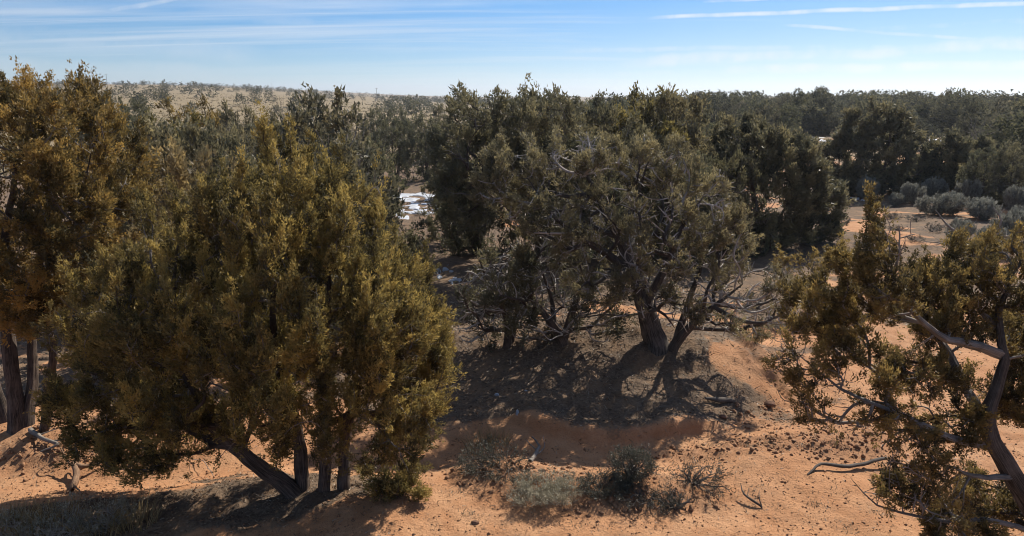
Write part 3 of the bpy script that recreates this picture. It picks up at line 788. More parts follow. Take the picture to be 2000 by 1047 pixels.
    build_tree(root, b, S, plobes(b[1], [
        (1742, 450, 36, 52, -0.4, 0.4), (1725, 530, 62, 50, -0.4, 0.6), (1615, 535, 52, 44, 0.4, 0.6), (1555, 680, 48, 62, -0.3, 0.5),
        (1645, 625, 62, 56, 0.2, 0.7), (1590, 765, 45, 40, -0.3, 0.5), (1745, 690, 60, 42, -0.4, 0.6), (1860, 535, 70, 55, 0.3, 0.7),
        (1960, 530, 45, 50, 0.2, 0.6), (1785, 845, 62, 62, -0.5, 0.6), (1820, 940, 72, 55, -0.5, 0.6), (1880, 1010, 70, 40, -0.4, 0.5),
        (1990, 620, 40, 50, 0.3, 0.6), (2060, 650, 70, 90, 0.4, 0.9), (1820, 600, 65, 50, 0.1, 0.6), (2000, 760, 45, 60, .4, .6), (1700, 770, 65, 45, -0.4, 0.5),
        (1800, 700, 80, 55, 0.2, 0.5, .7), (1890, 610, 60, 50, 0.3, .5, .7), (1880, 720, 50, 50, 0.5, .5, .6), (1850, 790, 70, 50, 0.1, .5, .8), (1690, 490, 45, 40, -.2, .4), (1930, 470, 50, 40, .5, .5, .7),
        (1770, 930, 60, 40, -.5, .4, .7), (1930, 950, 60, 60, .5, .5, .8), (1540, 610, 45, 45, 0, .4), (1745, 415, 34, 45, -.3, .4), (1670, 480, 50, 45, 0, .5), (1560, 560, 45, 45, .1, .4), (1900, 480, 50, 45, .4, .5), (1980, 460, 50, 40, .5, .5), (1600, 690, 70, 50, -.1, .5), (1680, 560, 60, 50, 0, .5), (1650, 780, 55, 35, -.3, .4, .8)]),
        np.random.default_rng(16), n_leaf=0, clump=(780, 6, 0.065, 0.12), gap=.20, n_bare=1100, mats=M_OLIVE, trunk_r=0.2, stem_r=[0.135, 0.045, 0.048, 0.042, 0.03, 0.034, 0.07, 0.032],
        tufts=8, per=8, L=0.034, Wd=0.0150, plume=(0.11, 0.030), stem_mats=M_LIMB, bark=(M_BARKG, M_DEAD), tint0=0.42, tvar=0.28, flute=0.34, seed=6, up=0.5, limb_min=0.02, ground=0.1)
    for o in root.children:
        if o.name.startswith('crown'): o.color = (0.85, 0.80, 0.85, 1)

# ------------------------------------------------------------------ middle distance: tree patterns reused


DIM = {}


def template(style, seed, mat, h=4.5, w=4.2, n_leaf=0, n_bare=260, tufts=5, per=6, L=0.115, Wd=0.066, bark=None, K=180):
    rng = np.random.default_rng(seed)
    root = thing('juniper_tree', 'juniper', 'tree', (0, 0, 0))
    lob = []
    n = 15
    for k in range(n):
        f = (k + 0.5)/n
        if style == 'dome': z, rad = 0.12 + 0.80*f, math.sqrt(max(0, 1 - (f*0.98)**2.4))
        elif style == 'spire': z, rad = 0.12 + 0.85*f, (1 - f)**0.75*0.95
        elif style == 'open': z, rad = 0.30 + 0.62*f, 0.42 + 0.65*math.sin(math.pi*min(1, 0.25 + 0.72*f))
        else: z, rad = 0.10 + 0.82*f, (1 - f*0.92)**0.5
        a = k*2.4 + rng.uniform(-0.5, 0.5); s = w/2
        q = rad*s*rng.uniform(0.45, 0.68)
        c = np.array((math.cos(a)*q, math.sin(a)*q, z*h*0.93))
        rr = s*(0.26 + 0.25*rad)*rng.uniform(0.8, 1.2)
        lob.append((c, np.array((rr, rr, rr*rng.uniform(0.75, 1.15)))))
    ns = 4 if style == 'open' else 3
    S = []
    for k in range(ns):
        a = k*2*math.pi/ns + rng.uniform(-0.5, 0.5); ln = rng.uniform(0.15, 0.45) if style != 'spire' else 0.12
        ca, sa = math.cos(a), math.sin(a)
        S.append([np.array((ca*0.08, sa*0.08, -0.1)), np.array((ca*ln*w*0.25, sa*ln*w*0.25, 0.2*h)),
                  np.array((ca*ln*w*0.45, sa*ln*w*0.45, 0.45*h)), np.array((ca*ln*w*0.5, sa*ln*w*0.5, 0.75*h))])
    build_tree(root, np.zeros(3), S, lob, rng, n_leaf, n_bare, mat, 0.13, tufts, per, L, Wd, (0.24, 0.11), 0.009, 0.2,
               [0.14, 0.11, 0.10, 0.09][:ns], limbs=False, bark=(M_BARK, M_TWIG), ground=None, seed=seed, tint0=0.5, tvar=0.2, limb_min=0.03, clump=(K, 5, 0.19, 0.27), gap=0.06)
    vs = np.array([v.co for v in root.children[-1].data.vertices]) if False else np.empty(len(root.children[-1].data.vertices)*3)
    root.children[-1].data.vertices.foreach_get('co', vs); vs = vs.reshape(-1, 3)
    DIM[root.name] = (vs[:, 2].max(), 2*np.quantile(np.hypot(vs[:, 0], vs[:, 1]), .97))
    return root


USED = {}


def put(tp, u, vtop, dist, wpx, label, group=None, color=(1, 1, 1, 1), base=None, hh=4.5, ww=4.2):
    """Place a tree so that its axis is seen at column u, its top at row vtop; dist = ground distance along y."""
    x = ray(u, 400)[0]*dist
    d = ray(u, vtop)
    x = d[0]*dist; z = float(H(x, dist)); top = CAM_H + d[2]*dist
    hh, ww = DIM[tp.name]
    h = max(1.0, top - z); w = wpx*dist/FPX
    if 'spire' not in label: w = max(w, 0.8*h)
    sc = (w/ww, w/ww, h/hh)
    rz = random.uniform(0, 6.28)
    if tp.name not in USED:
        USED[tp.name] = 1; r = tp
        r.location = (x, dist, z); r.rotation_euler = (0, 0, rz); r.scale = sc; r['label'] = label
        if group: r['group'] = group
        for ch in r.children: ch.color = color
    else:
        r = dup(tp, (x, dist, z), rz, sc, label, group, color)
    return r


def dead_template(seed, h, w, mat, n=150, name='dead_tree', cat='tree', trunk=0.1, tip=0.006):
    rng = np.random.default_rng(seed)
    root = thing(name, 'dead tree', cat, (0, 0, 0))
    lob = [(np.array((rng.uniform(-0.3, 0.3)*w, rng.uniform(-0.3, 0.3)*w, h*rng.uniform(0.45, 0.85))), np.array((w*0.3, w*0.3, h*0.24))) for _ in range(6)]
    S = [[np.zeros(3) - (0, 0, 0.1), np.array((rng.uniform(-.1, .1)*w, rng.uniform(-.1, .1)*w, h*0.3)), np.array((rng.uniform(-.3, .3)*w, rng.uniform(-.2, .2)*w, h*0.75))]
         for _ in range(3)]
    att, q = sample_lobes(lob, n, rng)
    ch, *_ = grow(S, att, None, rng, 0.7, trunk, tip, 0.3, jit=0.08, stem_r=[trunk, trunk*0.75, trunk*0.6])
    for k, c in enumerate([c for c in ch if c[2]]): obj('trunk', tube_mesh('trunk', [c], 8, mat, 0, 0.15, seed + k), root)
    obj('branches', tube_mesh('branches', [c for c in ch if not c[2]], 4, mat, 0), root, 'stuff')
    return root


def mid_trees():
    gl, gr = 'junipers crowded behind the big left tree', 'junipers in the wood beyond the middle tree'
    domeG = template('dome', 101, M_GREY); domeD = template('dome', 102, M_DARK); domeO = template('dome', 103, M_OLIVE)
    openD = template('open', 104, M_DARK, bark=M_BARK); openG = template('open', 105, M_GREY)
    cone = template('cone', 107, M_DARK); cone2 = template('cone', 108, M_GREY)
    K = (1, 1, 1, 1); br = (1.2, 1.05, 0.9, 1); dk = (0.8, 0.85, 0.85, 1)
    # behind the left trees
    put(domeD, 187, 178, 70, 62, 'small dark domed juniper peeking out right of the golden crown', color=dk)
    put(cone, 268, 198, 44, 105, 'dark green juniper cluster right of the golden brown crown', color=dk)
    put(domeO, 385, 202, 30, 130, 'broad olive brown domed juniper below the far grassland on the left', color=(0.8, 0.75, 0.8, 1))
    put(domeG, 478, 216, 26, 105, 'grey thin juniper just left of the tip of the big olive tree', color=(0.9, 0.9, 0.95, 1))
    put(cone2, 285, 236, 17.5, 85, 'pale pointed juniper between the golden tree and the big olive tree')
    put(domeD, 395, 256, 19, 110, 'dark juniper rising just over the left shoulder of the big olive tree')
    put(cone2, 338, 284, 14.5, 110, 'pale olive low juniper crown against the left shoulder of the big tree', color=br)
    put(cone, 617, 200, 15.5, 90, 'narrow dark juniper with pointed top standing behind the right of the big tree tip', color=(0.8, 0.8, 0.85, 1))
    put(domeD, 225, 214, 36, 90, 'dark juniper half hidden by the right side of the golden crown', color=dk)
    put(openD, 570, 232, 24, 120, 'dark juniper directly behind the tip of the big olive tree')
    put(domeG, 665, 244, 24, 90, 'grey brown juniper right of the narrow pointed juniper', color=(.9, .9, .95, 1))
    put(domeO, 320, 230, 25, 100, 'olive juniper between two dark ones on the left', color=(.7, .75, .75, 1))
    put(openG, 440, 252, 21, 90, 'thin twiggy juniper over the upper left flank of the big tree')
    put(domeD, 690, 280, 20, 70, 'dark juniper low behind the right shoulder of the big tree', color=dk)
    # beyond the gap
    put(openD, 770, 228, 47, 105, 'dark juniper with visible trunk beyond the shaded snow patch', color=dk)
    put(domeD, 830, 226, 45, 90, 'dark juniper touching the big leaning tree from the left', color=dk)
    put(domeD, 726, 214, 70, 40, 'small round dark shrub juniper on the grassland edge', color=dk)
    put(domeD, 774, 211, 82, 24, 'little ball shaped juniper alone on the tan grassland', color=dk)
    put(cone, 858, 206, 60, 46, 'pair topped small juniper beside the tan grassland')
    put(domeD, 888, 285, 37.5, 75, 'dark juniper added to shade the snow patch from its right side', color=dk)  # extra juniper, added so that its shadow falls on the snow
    put(domeG, 880, 330, 26, 80, 'dark drooping juniper beside the shaded snow patch', color=dk)
    put(domeD, 925, 300, 24, 110, 'dark lower juniper under the leaning crown', color=dk)
    # crowns above the middle tree
    put(openG, 1060, 184, 24, 190, 'broad juniper crown between the leaning tree and the middle tree', color=(.75, .75, .75, 1))
    put(openD, 1170, 196, 24, 150, 'dark juniper crown directly above the middle tree', color=K)
    put(domeO, 1235, 186, 25, 120, 'olive juniper with feathery top above right of the middle tree', color=(.7, .75, .8, 1))
    put(cone2, 1305, 178, 26, 150, 'tall grey olive juniper rising behind the right of the middle tree', color=(.85, .85, .85, 1))
    put(domeD, 1365, 215, 27, 110, 'rounded dark juniper on the right flank of the tall grey olive one')
    put(openD, 1130, 260, 21, 170, 'dark juniper crown tucked behind the middle tree', color=dk)
    put(domeD, 1340, 290, 22, 150, 'dark juniper behind the right side of the middle tree', color=dk)
    # right
    put(domeG, 1430, 300, 23.5, 120, 'grey green juniper between the middle tree and the big dark dome', color=(.75, .8, .8, 1))
    dk_kw = dict(n_leaf=0, n_bare=260, trunk_r=0.16, tufts=6, per=7, L=0.115, Wd=0.06, plume=(0.22, 0.09), bark=(M_BARK, M_TWIG), tint0=0.5, tvar=0.24, tip_r=0.008, gap=0.06, limb_min=0.04)
    hero('juniper_tree', 'big dark grey green domed juniper right of the middle tree', (1490, 470),
         [[(1490, 470, 0), (1480, 420, 0), (1465, 340, 0.1), (1465, 270, 0.1)], [(1492, 466, 0), (1525, 420, 0), (1560, 360, 0.2)], [(1488, 466, 0), (1450, 420, 0), (1430, 360, 0.2)]],
         [(1465, 285, 66, 55, 0.2, 1.3), (1540, 318, 66, 58, 0.2, 1.4), (1428, 345, 58, 72, 0.2, 1.3), (1500, 380, 105, 80, 0, 1.7), (1585, 385, 55, 60, 0, 1.2),
          (1440, 430, 60, 38, -0.2, 1.2), (1560, 435, 70, 38, -0.2, 1.2), (1612, 402, 36, 36, 0, 0.8), (1500, 440, 60, 30, -.3, 1.2)], rs=18, clump=(360, 6, 0.16, 0.25), mats=M_DARK, stem_r=[.17, .11, .1], seed=18, **dk_kw)
    hero('juniper_tree', 'tall dark two peaked juniper behind the silver sagebrush on the right', (1700, 376),
         [[(1700, 376, 0), (1692, 320, 0), (1685, 230, 0)], [(1705, 374, 0), (1730, 320, 0), (1742, 235, 0)]],
         [(1685, 247, 33, 40, 0, 1.0), (1741, 250, 34, 40, 0, 1.0), (1668, 308, 50, 52, 0, 1.5), (1762, 308, 44, 52, 0, 1.3), (1715, 300, 60, 60, 0, 1.7), (1640, 345, 42, 30, 0, 1.3),
          (1700, 352, 65, 28, -.2, 1.5), (1778, 350, 40, 28, 0, 1.2)], rs=19, clump=(300, 6, 0.2, 0.3), mats=M_DARK, stem_r=[.16, .14], seed=19, **{**dk_kw, 'L': .14, 'Wd': .08})
    hero('juniper_tree', 'broad low dark juniper right of the two peaked one', (1880, 376),
         [[(1880, 376, 0), (1872, 330, 0), (1866, 285, 0)], [(1885, 374, 0), (1920, 340, 0), (1940, 315, 0)]],
         [(1866, 302, 52, 40, 0, 1.3), (1830, 340, 46, 34, 0, 1.2), (1920, 322, 52, 42, 0, 1.3), (1962, 346, 46, 34, 0, 1.2), (1890, 354, 65, 24, -.2, 1.3)],
         rs=20, clump=(250, 6, 0.2, 0.3), mats=M_DARK, stem_r=[.15, .12], seed=20, **{**dk_kw, 'L': .14, 'Wd': .08})
    put(domeD, 1930, 290, 36, 100, 'low dark juniper behind the right sagebrush row', color=dk)
    put(domeG, 1995, 280, 35, 110, 'grey juniper cut by the right frame edge behind sagebrush', color=(.75, .8, .85, 1))
    put(domeD, 1548, 250, 62, 44, 'small dark juniper beside the snowy clearing on the right', color=dk)

    # the leaning tree behind the middle one
    hero('juniper_tree', 'big dark juniper leaning left with arched trunk behind the middle tree', (1125, 528),
         [[(1128, 528, 0), (1085, 480, 0), (1010, 420, 0.0), (955, 350, 0.1), (925, 270, 0.1), (935, 215, 0.2)],
          [(1050, 450, 0.0), (1030, 360, 0.3), (1020, 280, 0.4), (1040, 215, 0.4)],
          [(980, 390, 0.0), (910, 350, -0.2), (880, 290, -0.2)]],
         [(930, 215, 60, 36, 0.2, 1.3), (1010, 225, 70, 42, 0.3, 1.5), (1075, 230, 55, 42, 0.3, 1.2), (890, 270, 45, 50, 0, 1.2),
          (900, 350, 45, 50, -0.2, 1.1), (960, 300, 70, 50, 0.1, 1.5), (1060, 300, 70, 50, 0.3, 1.5), (930, 410, 50, 35, -0.3, 1.0, .7)],
         rs=17, n_leaf=0, clump=(230, 6, 0.22, 0.34), n_bare=400, mats=M_DARK, trunk_r=0.2, stem_r=[0.2, 0.10, 0.09], tufts=6, per=8, L=0.10, Wd=0.042, plume=(0.20, 0.09),
         bark=(M_BARK, M_TWIG), tint0=0.55, tip_r=0.007, seed=7)
    # bare dead trees
    d1 = dead_template(201, 4.6, 2.6, M_DEAD, 130)
    def place(o, u, vtop, dist, wpx, label, hh, ww):
        d = ray(u, vtop); x = d[0]*dist; z = float(H(x, dist)); h = CAM_H + d[2]*dist - z
        o.location = (x, dist, z); o.scale = (wpx*dist/FPX/ww, wpx*dist/FPX/ww, h/hh); o['label'] = label; return o
    place(d1, 552, 158, 19, 80, 'bare grey dead tree poking above the tip of the big olive tree', 4.6, 2.6)
    d2 = dup(d1, (0, 0, 0), 2.1, (1, 1, 1), '')
    place(d2, 688, 205, 22, 80, 'pale bare tree right of the narrow pointed juniper, against the grassland', 4.6, 2.6)
    d3 = dup(d1, (0, 0, 0), 4.0, (1, 1, 1), '')
    place(d3, 1928, 225, 42, 110, 'leafless grey tree in the wood on the far right', 4.6, 2.6)
    b = P(1925, 520)
    r = thing('dead_tree', 'fallen looking bare silver snag among the sagebrush on the right', 'tree', b)
    S = [pstem(b, s) for s in ([(1895, 505, 0), (1885, 470, 0), (1850, 440, 0), (1825, 410, 0.2)], [(1897, 495, 0), (1940, 465, -0.2), (1955, 430, -0.2), (1938, 400, 0)],
                               [(1900, 500, 0), (1850, 478, -.5), (1800, 470, -.6)], [(1925, 475, -.1), (1985, 455, -.2)])]
    S[0][0] = on(S[0][0][0], S[0][0][1]) - (0, 0, 0.05)
    att, _ = sample_lobes(plobes(b[1], [(1850, 435, 50, 40, 0, .6), (1940, 425, 45, 40, 0, .6), (1820, 470, 40, 20, -.5, .4), (1960, 450, 40, 25, -.2, .5)]), 60, np.random.default_rng(5))
    ch, *_ = grow(S, att, None, np.random.default_rng(6), 0.7, 0.07, 0.006, 0.25, jit=0.09, stem_r=[.085, .07, .05, .045])
    for k, c in enumerate([c for c in ch if c[2]]): obj('trunk', tube_mesh('trunk', [c], 8, M_DEAD, b, 0.15, k), r)
    obj('branches', tube_mesh('branches', [c for c in ch if not c[2]], 4, M_DEAD, b), r, 'stuff')

# ------------------------------------------------------------------ the far wood


def far_mesh(seed, mat, n, tri, size):
    rng = np.random.default_rng(seed)
    V, F, T = [], [], []; off = 0
    lob = []
    for k in range(9):
        f = (k + .5)/9; a = k*2.4 + rng.uniform(-.5, .5); rad = math.sqrt(max(0, 1 - f**2.2))
        q = 1.9*rad*rng.uniform(.3, .62)
        lob.append((np.array((math.cos(a)*q, math.sin(a)*q, 0.6 + 3.1*f)), np.array((1, 1, .9))*(0.55 + .5*rad)*rng.uniform(.8, 1.2)))
    att, q = sample_lobes(lob, n, rng, 0.2, 0.9)
    ti = np.clip(0.45 + rng.normal(0, .22, n), 0, 1)
    V, F, T = leaves(att, unit(att - (0, 0, 1.6) + (0, 0, 0.6)), ti, rng, tri, size, size*0.7, 1.8, size*0.45)
    return V, F, T


def far_wood():
    rng = np.random.default_rng(77)
    var = [far_mesh(300 + k, M_FAR, 420, 8, 0.21) for k in range(5)]
    meshes = [mesh('juniper', v, f, M_FAR, {'tint': t}) for v, f, t in var]
    small = [far_mesh(320 + k, M_FAR, 120, 4, 0.38) for k in range(4)]
    tiny = [far_mesh(330 + k, M_FAR, 40, 3, 0.75) for k in range(4)]
    pos = []

    def scatter(n, a0, a1, r0, r1, keep):
        k = 0
        while k < n:
            a = math.radians(rng.uniform(a0, a1)); r = math.sqrt(rng.uniform(r0*r0, r1*r1)); x, y = r*math.sin(a), r*math.cos(a)
            k += 1
            if rng.uniform() < keep(x, y, r, math.degrees(a)): pos.append((x, y, r, math.degrees(a)))
    clear = lambda x, y: 1.0 if fbm(x/14, y/14, 3, 7) > -0.22 else 0.12
    scatter(1150, 8, 42, 50, 190, lambda x, y, r, a: clear(x, y)*(0.85 if r > 98 else 0.17 if a < 31 else .5))
    scatter(110, 0, 10, 60, 140, lambda x, y, r, a: clear(x, y))
    scatter(70, -42, -4, 75, 330, lambda x, y, r, a: 0.55)
        # far bands
    scatter(900, -44, 4, 520, 1000, lambda x, y, r, a: 0.9 if fbm(x/90, y/90, 3, 13) > -0.05 or r > 700 else 0.06)
    scatter(500, -10, 44, 190, 700, lambda x, y, r, a: 0.9)
    scatter(1200, -44, 44, 900, 2600, lambda x, y, r, a: 0.9)
    scatter(260, -44, -2, 200, 520, lambda x, y, r, a: 0.8 if fbm(x/40, y/40, 3, 19) > 0.15 else 0.10)
    pos.sort(key=lambda q: q[2])
    infr = [p for p in pos if abs(p[3]) < 36.5]
    ind = infr[:240]; rest = infr[240:] + [p for p in pos if 36.5 <= abs(p[3])]
    for (x, y, r, a) in ind:
        s = float(np.clip(rng.lognormal(-.2, .28), .4, 1.15)) if a > -3 else rng.uniform(.28, .7); z = float(H(x, y)) - 0.1
        o = obj('juniper_tree', meshes[int(rng.integers(5))]); o.location = (x, y, z); o.rotation_euler = (0, 0, rng.uniform(0, 6.28))
        o.scale = (s*rng.uniform(.75, 1.3), s*rng.uniform(.75, 1.3), s*rng.uniform(.75, 1.15))
        q = rng.uniform(0.85, 1.3); o.color = (q*rng.uniform(.95, 1.1), q, q*rng.uniform(.85, 1.1), 1)
        tone = 'pale' if q > 1.13 else 'dark'; el_ = o.scale[2]/max(o.scale[0], o.scale[1])
        shape = 'slender' if el_ > 1.02 else 'squat' if el_ < 0.86 else 'rounded'; big_ = 'large' if s > 0.95 else 'small'
        if a > 4:
            u = 1000 + FPX*math.tan(math.radians(a))
            dep = 'at the edge of the right wood' if r < 66 else 'halfway into the right wood' if r < 84 else 'far back in the right wood'
            side = 'above the middle tree' if u < 1380 else 'above the big dark dome' if u < 1620 else 'above the two peaked tree' if u < 1800 else 'above the silver sagebrush'
            l = f'{big_} {tone} {shape} juniper {dep} {side}'
        elif a > -5: l = f'{big_} {tone} {shape} juniper in the tree belt beyond the middle of the picture'
        else:
            u = 1000 + FPX*math.tan(math.radians(a))
            side = 'beyond the golden tree' if u < 420 else 'beyond the big olive tree' if u < 700 else 'above the shaded snow patch'
            l = f'{tone} {shape} juniper {"nearer" if r < 150 else "far"} on the grassland {side}'
        gp = l
        tag(o, l, 'tree', gp)
    Vs, Fs, Ts = [], [], []; off = 0
    for (x, y, r, a) in rest:
        v, f, t = (tiny if r > 300 else small)[int(rng.integers(4))] if r > 95 else var[int(rng.integers(5))]
        if r > 700:
            sel = rng.permutation(len(f))[:int(len(f)*0.45)]; idx = f[sel].ravel(); v, t = v[idx], t[idx]; f = np.arange(len(idx)).reshape(-1, 3)
            sc = 0.95
        else: sc = 1.0
        s = float(np.clip(rng.lognormal(-.2, .28), .4, 1.15))*sc; q = rng.uniform(0, 6.28); c, sn = math.cos(q), math.sin(q)
        W_ = np.stack(((v[:, 0]*c - v[:, 1]*sn)*s*1.15 + x, (v[:, 0]*sn + v[:, 1]*c)*s*1.15 + y, v[:, 2]*s + float(H(x, y)) - .1), -1)
        Vs.append(W_); Fs.append(f + off); Ts.append(t); off += len(v)
    obj('distant_woodland', mesh('distant_woodland', np.vstack(Vs), np.vstack(Fs), M_FAR, {'tint': np.concatenate(Ts)}), None, 'stuff')

# ------------------------------------------------------------------ shrubs


def bush(name, label, cat, loc, w, h, rng, mat, wood, n=260, tufts=5, per=6, L=0.03, Wd=0.008, bare=60, group=None, stems=7, tint0=0.5, r0=0.014,
         tip=0.0022, up=0.8, lean=(0, 0), plume=(0.09, 0.03), lobes=None):
    """A low shrub: woody stems fanning from the foot and leafy tips."""
    root = thing(name, label, cat, loc, group)
    S = []
    for k in range(stems):
        a = k*2*math.pi/stems + rng.uniform(-.4, .4); q = rng.uniform(.25, .75)*w/2
        ca, sa = math.cos(a), math.sin(a)
        S.append([np.array((ca*.02, sa*.02, -.03)), np.array((ca*q*.5 + lean[0]*.3, sa*q*.5 + lean[1]*.3, h*.3)), np.array((ca*q + lean[0], sa*q + lean[1], h*rng.uniform(.5, .8)))])
    lob = lobes or [(np.array((lean[0] + rng.uniform(-.25, .25)*w, lean[1] + rng.uniform(-.25, .25)*w, h*rng.uniform(.28, .58))),
                     np.array((w*.27, w*.27, h*.36))) for _ in range(7)]
    att, q = sample_lobes(lob, n + bare, rng)
    isl = np.zeros(len(att), bool); isl[np.argsort(-q)[:n]] = True
    ch, tips, dirs, _ = grow(S, att, None, rng, 0.4, r0, tip, 0.08, 0.06, 0.012, 0.10, [r0*rng.uniform(.6, 1) for _ in S])
    obj('stems', tube_mesh('stems', ch, 4, wood, 0), root, 'stuff')
    if n and tufts:
        Pt, D, ti = plumes(tips[isl], dirs[isl], np.array((lean[0], lean[1], 0)), rng, tufts, plume[0], plume[1], up, .5, tint0, .18)
        V, F, tt = leaves(Pt, D, ti, rng, per, L, Wd, .8, .015)
        obj('foliage', mesh('foliage', V, F, mat, {'tint': tt}), root, 'stuff')
    return root


def blades(name, label, loc, n, h, spread, rng, mat=None, group=None, cat='grass'):
    a = rng.uniform(0, 6.28, n); r = spread*np.sqrt(rng.uniform(0, 1, n))
    p = np.stack((np.cos(a)*r, np.sin(a)*r, np.zeros(n)), -1); d = unit(np.stack((np.cos(a)*r/spread*.45, np.sin(a)*r/spread*.45, np.ones(n)), -1) + rng.normal(0, .12, (n, 3)))
    hh = h*rng.uniform(.5, 1.15, (n, 1)); w = unit(np.cross(d, rng.normal(0, 1, (n, 3))))*0.0045
    bend = np.stack((np.cos(a), np.sin(a), np.zeros(n)), -1)*hh*.12
    V = np.stack((p - w, p + w, p + d*hh*.6 + w*.7, p + d*hh*.6 - w*.7, p + d*hh + bend), 1).reshape(-1, 3)
    i = np.arange(n)*5
    F4 = np.stack((i, i + 1, i + 2, i + 3), -1); F3 = np.stack((i + 3, i + 2, i + 4), -1)
    o = obj(name, mesh(name, V, [F4, F3], mat or M_STRAW, {'tint': np.repeat(np.clip(rng.normal(.55, .2, n), 0, 1), 5)}))
    o.location = tuple(loc); return tag(o, label, cat, group)


def shrubs():
    rng = np.random.default_rng(41)
    # young juniper at the foot of the big tree
    b = P(775, 962)
    r = thing('juniper_bush', 'low bushy young juniper at the right foot of the big olive tree', 'bush', b)
    S = [[b - (0, 0, .05), b + (dx*.5, dy, .15), b + (dx*.8, dy, .32)] for dx, dy in ((-.3, 0), (0, .1), (.28, -.1), (.1, -.25))]
    build_tree(r, b, S, plobes(b[1], [(738, 908, 34, 28, .05, .3), (788, 912, 34, 30, 0, .32), (815, 938, 24, 22, -.1, .25), (760, 940, 44, 20, -.1, .3), (712, 925, 20, 24, .1, .2)]),
               rng, 0, 80, M_OLIVE, 0.03, 8, 9, 0.042, 0.015, (.10, .045), .003, .6, [.013]*4, .42, .2, bark=(M_BARK, M_TWIG), ground=.05, limb_min=.02, seed=9, clump=(62, 5, .06, .13))
    # the sage and dead shrubs on the sand in front
    def at(u, v): return P(u, v)
    for (u, v, w, h, cat, l, fm, wm, n, bare, t0, r0, tip, lean) in (
            (985, 905, 1.2, .22, 'dead_shrub', 'dry half dead shrub with grey stump on the left sand hummock', M_SAGED, M_CHAR, 200, 260, .5, .02, .003, (0, 0)),
            (935, 918, .55, .14, 'dead_shrub', 'flat dark twigs at the left end of the grey stump shrub', M_SAGED, M_CHAR, 60, 160, .4, .012, .003, (0, 0)),
            (1068, 958, .95, .16, 'shrub', 'pale low cushion shrub in front between the dark shrubs', M_CUSH, M_TWIG, 480, 40, .6, .01, .0022, (0, 0)),
            (1232, 934, .66, .46, 'sagebrush', 'tallest dark sagebrush in the sand at front centre', M_SAGED, M_CHAR, 330, 260, .55, .024, .003, (0, 0)),
            (1172, 962, .70, .22, 'sagebrush', 'dark flat sagebrush between pale cushion and tallest one', M_SAGED, M_CHAR, 260, 200, .5, .015, .003, (0, 0)),
            (1318, 990, .52, .26, 'dead_shrub', 'black bare twisted shrub lowest right of the front cluster', M_SAGED, M_CHAR, 40, 260, .3, .032, .0045, (.05, 0)),
            (1352, 942, .78, .24, 'dead_shrub', 'dark sprawling bare shrub right of the tallest sagebrush', M_SAGED, M_CHAR, 90, 260, .4, .022, .004, (.1, -.05)),
            (1258, 978, .66, .22, 'dead_shrub', 'low dark twiggy shrub in front of the flat sagebrush', M_SAGED, M_CHAR, 90, 260, .35, .02, .004, (0, 0))):
        bush(cat, l, 'shrub', at(u, v), w, h*(.85 if h > .4 else .68), rng, fm, wm, n, 4, 6, .030, .009, bare, tint0=t0, r0=r0, tip=tip, lean=lean, stems=9)
    # bottom left
    for (u, v, w, h, l, t) in ((28, 1052, .85, .38, 'grey sagebrush in the bottom left corner', .6), (150, 1048, .75, .44, 'taller grey brown sagebrush at the bottom left edge', .4),
                               (222, 1030, .55, .42, 'thin twiggy sagebrush right of the bottom left ones', .35), (90, 1075, .8, .4, 'sagebrush cut off by the bottom edge on the left', .5)):
        bush('sagebrush', l, 'shrub', at(u, v), w, h*.8, rng, M_CUSH, M_PALE, 90, 4, 6, bare=330, tint0=t, r0=.010)
    for (u, v, l) in ((20, 1030, 'pale dry grass tuft at the left frame edge among twiggy brush'), (110, 1022, 'dry grass tuft between the two bottom left bushes'),
                      (195, 1040, 'dry grass tuft in front of the thin twiggy bush'), (262, 1022, 'loose dry grass tuft at the shaded right end of the brush'), (60, 1044, 'thick dry grass tuft in the bottom left corner')):
        blades('grass_tuft', l, at(u, v), 170, .30, .26, rng)
    # grass tufts
    blades('grass_tuft', 'upright dry grass tuft left above the grey stump shrub', P(940, 878), 90, .30, .22, rng)
    blades('grass_tuft', 'second dry grass tuft above the grey stump shrub', P(970, 866), 80, .30, .18, rng)
    blades('grass_tuft', 'yellow bunch grass on the bank beside the eroded scarp', P(1467, 668), 160, .42, .2, rng)
    blades('grass_tuft', 'small straw grass tuft under the lower branches of the big tree', P(345, 888), 90, .22, .2, rng)
    blades('grass_tuft', 'thin straw grass clump right of the leaning trunk foot', P(800, 880), 60, .35, .2, rng)
    # sagebrush row on the right
    t1 = bush('sagebrush', '', 'shrub', (0, 0, 0), 1.5, .95, rng, M_SAGE, M_TWIG, 520, 6, 6, .075, .022, bare=40, stems=10, tint0=.55, r0=.02, tip=.004, plume=(.16, .06))
    t2 = bush('sagebrush', '', 'shrub', (0, 0, 0), 1.6, .8, rng, M_SAGE, M_TWIG, 420, 6, 6, .08, .022, bare=120, stems=9, tint0=.42, r0=.02, tip=.004, plume=(.16, .06))
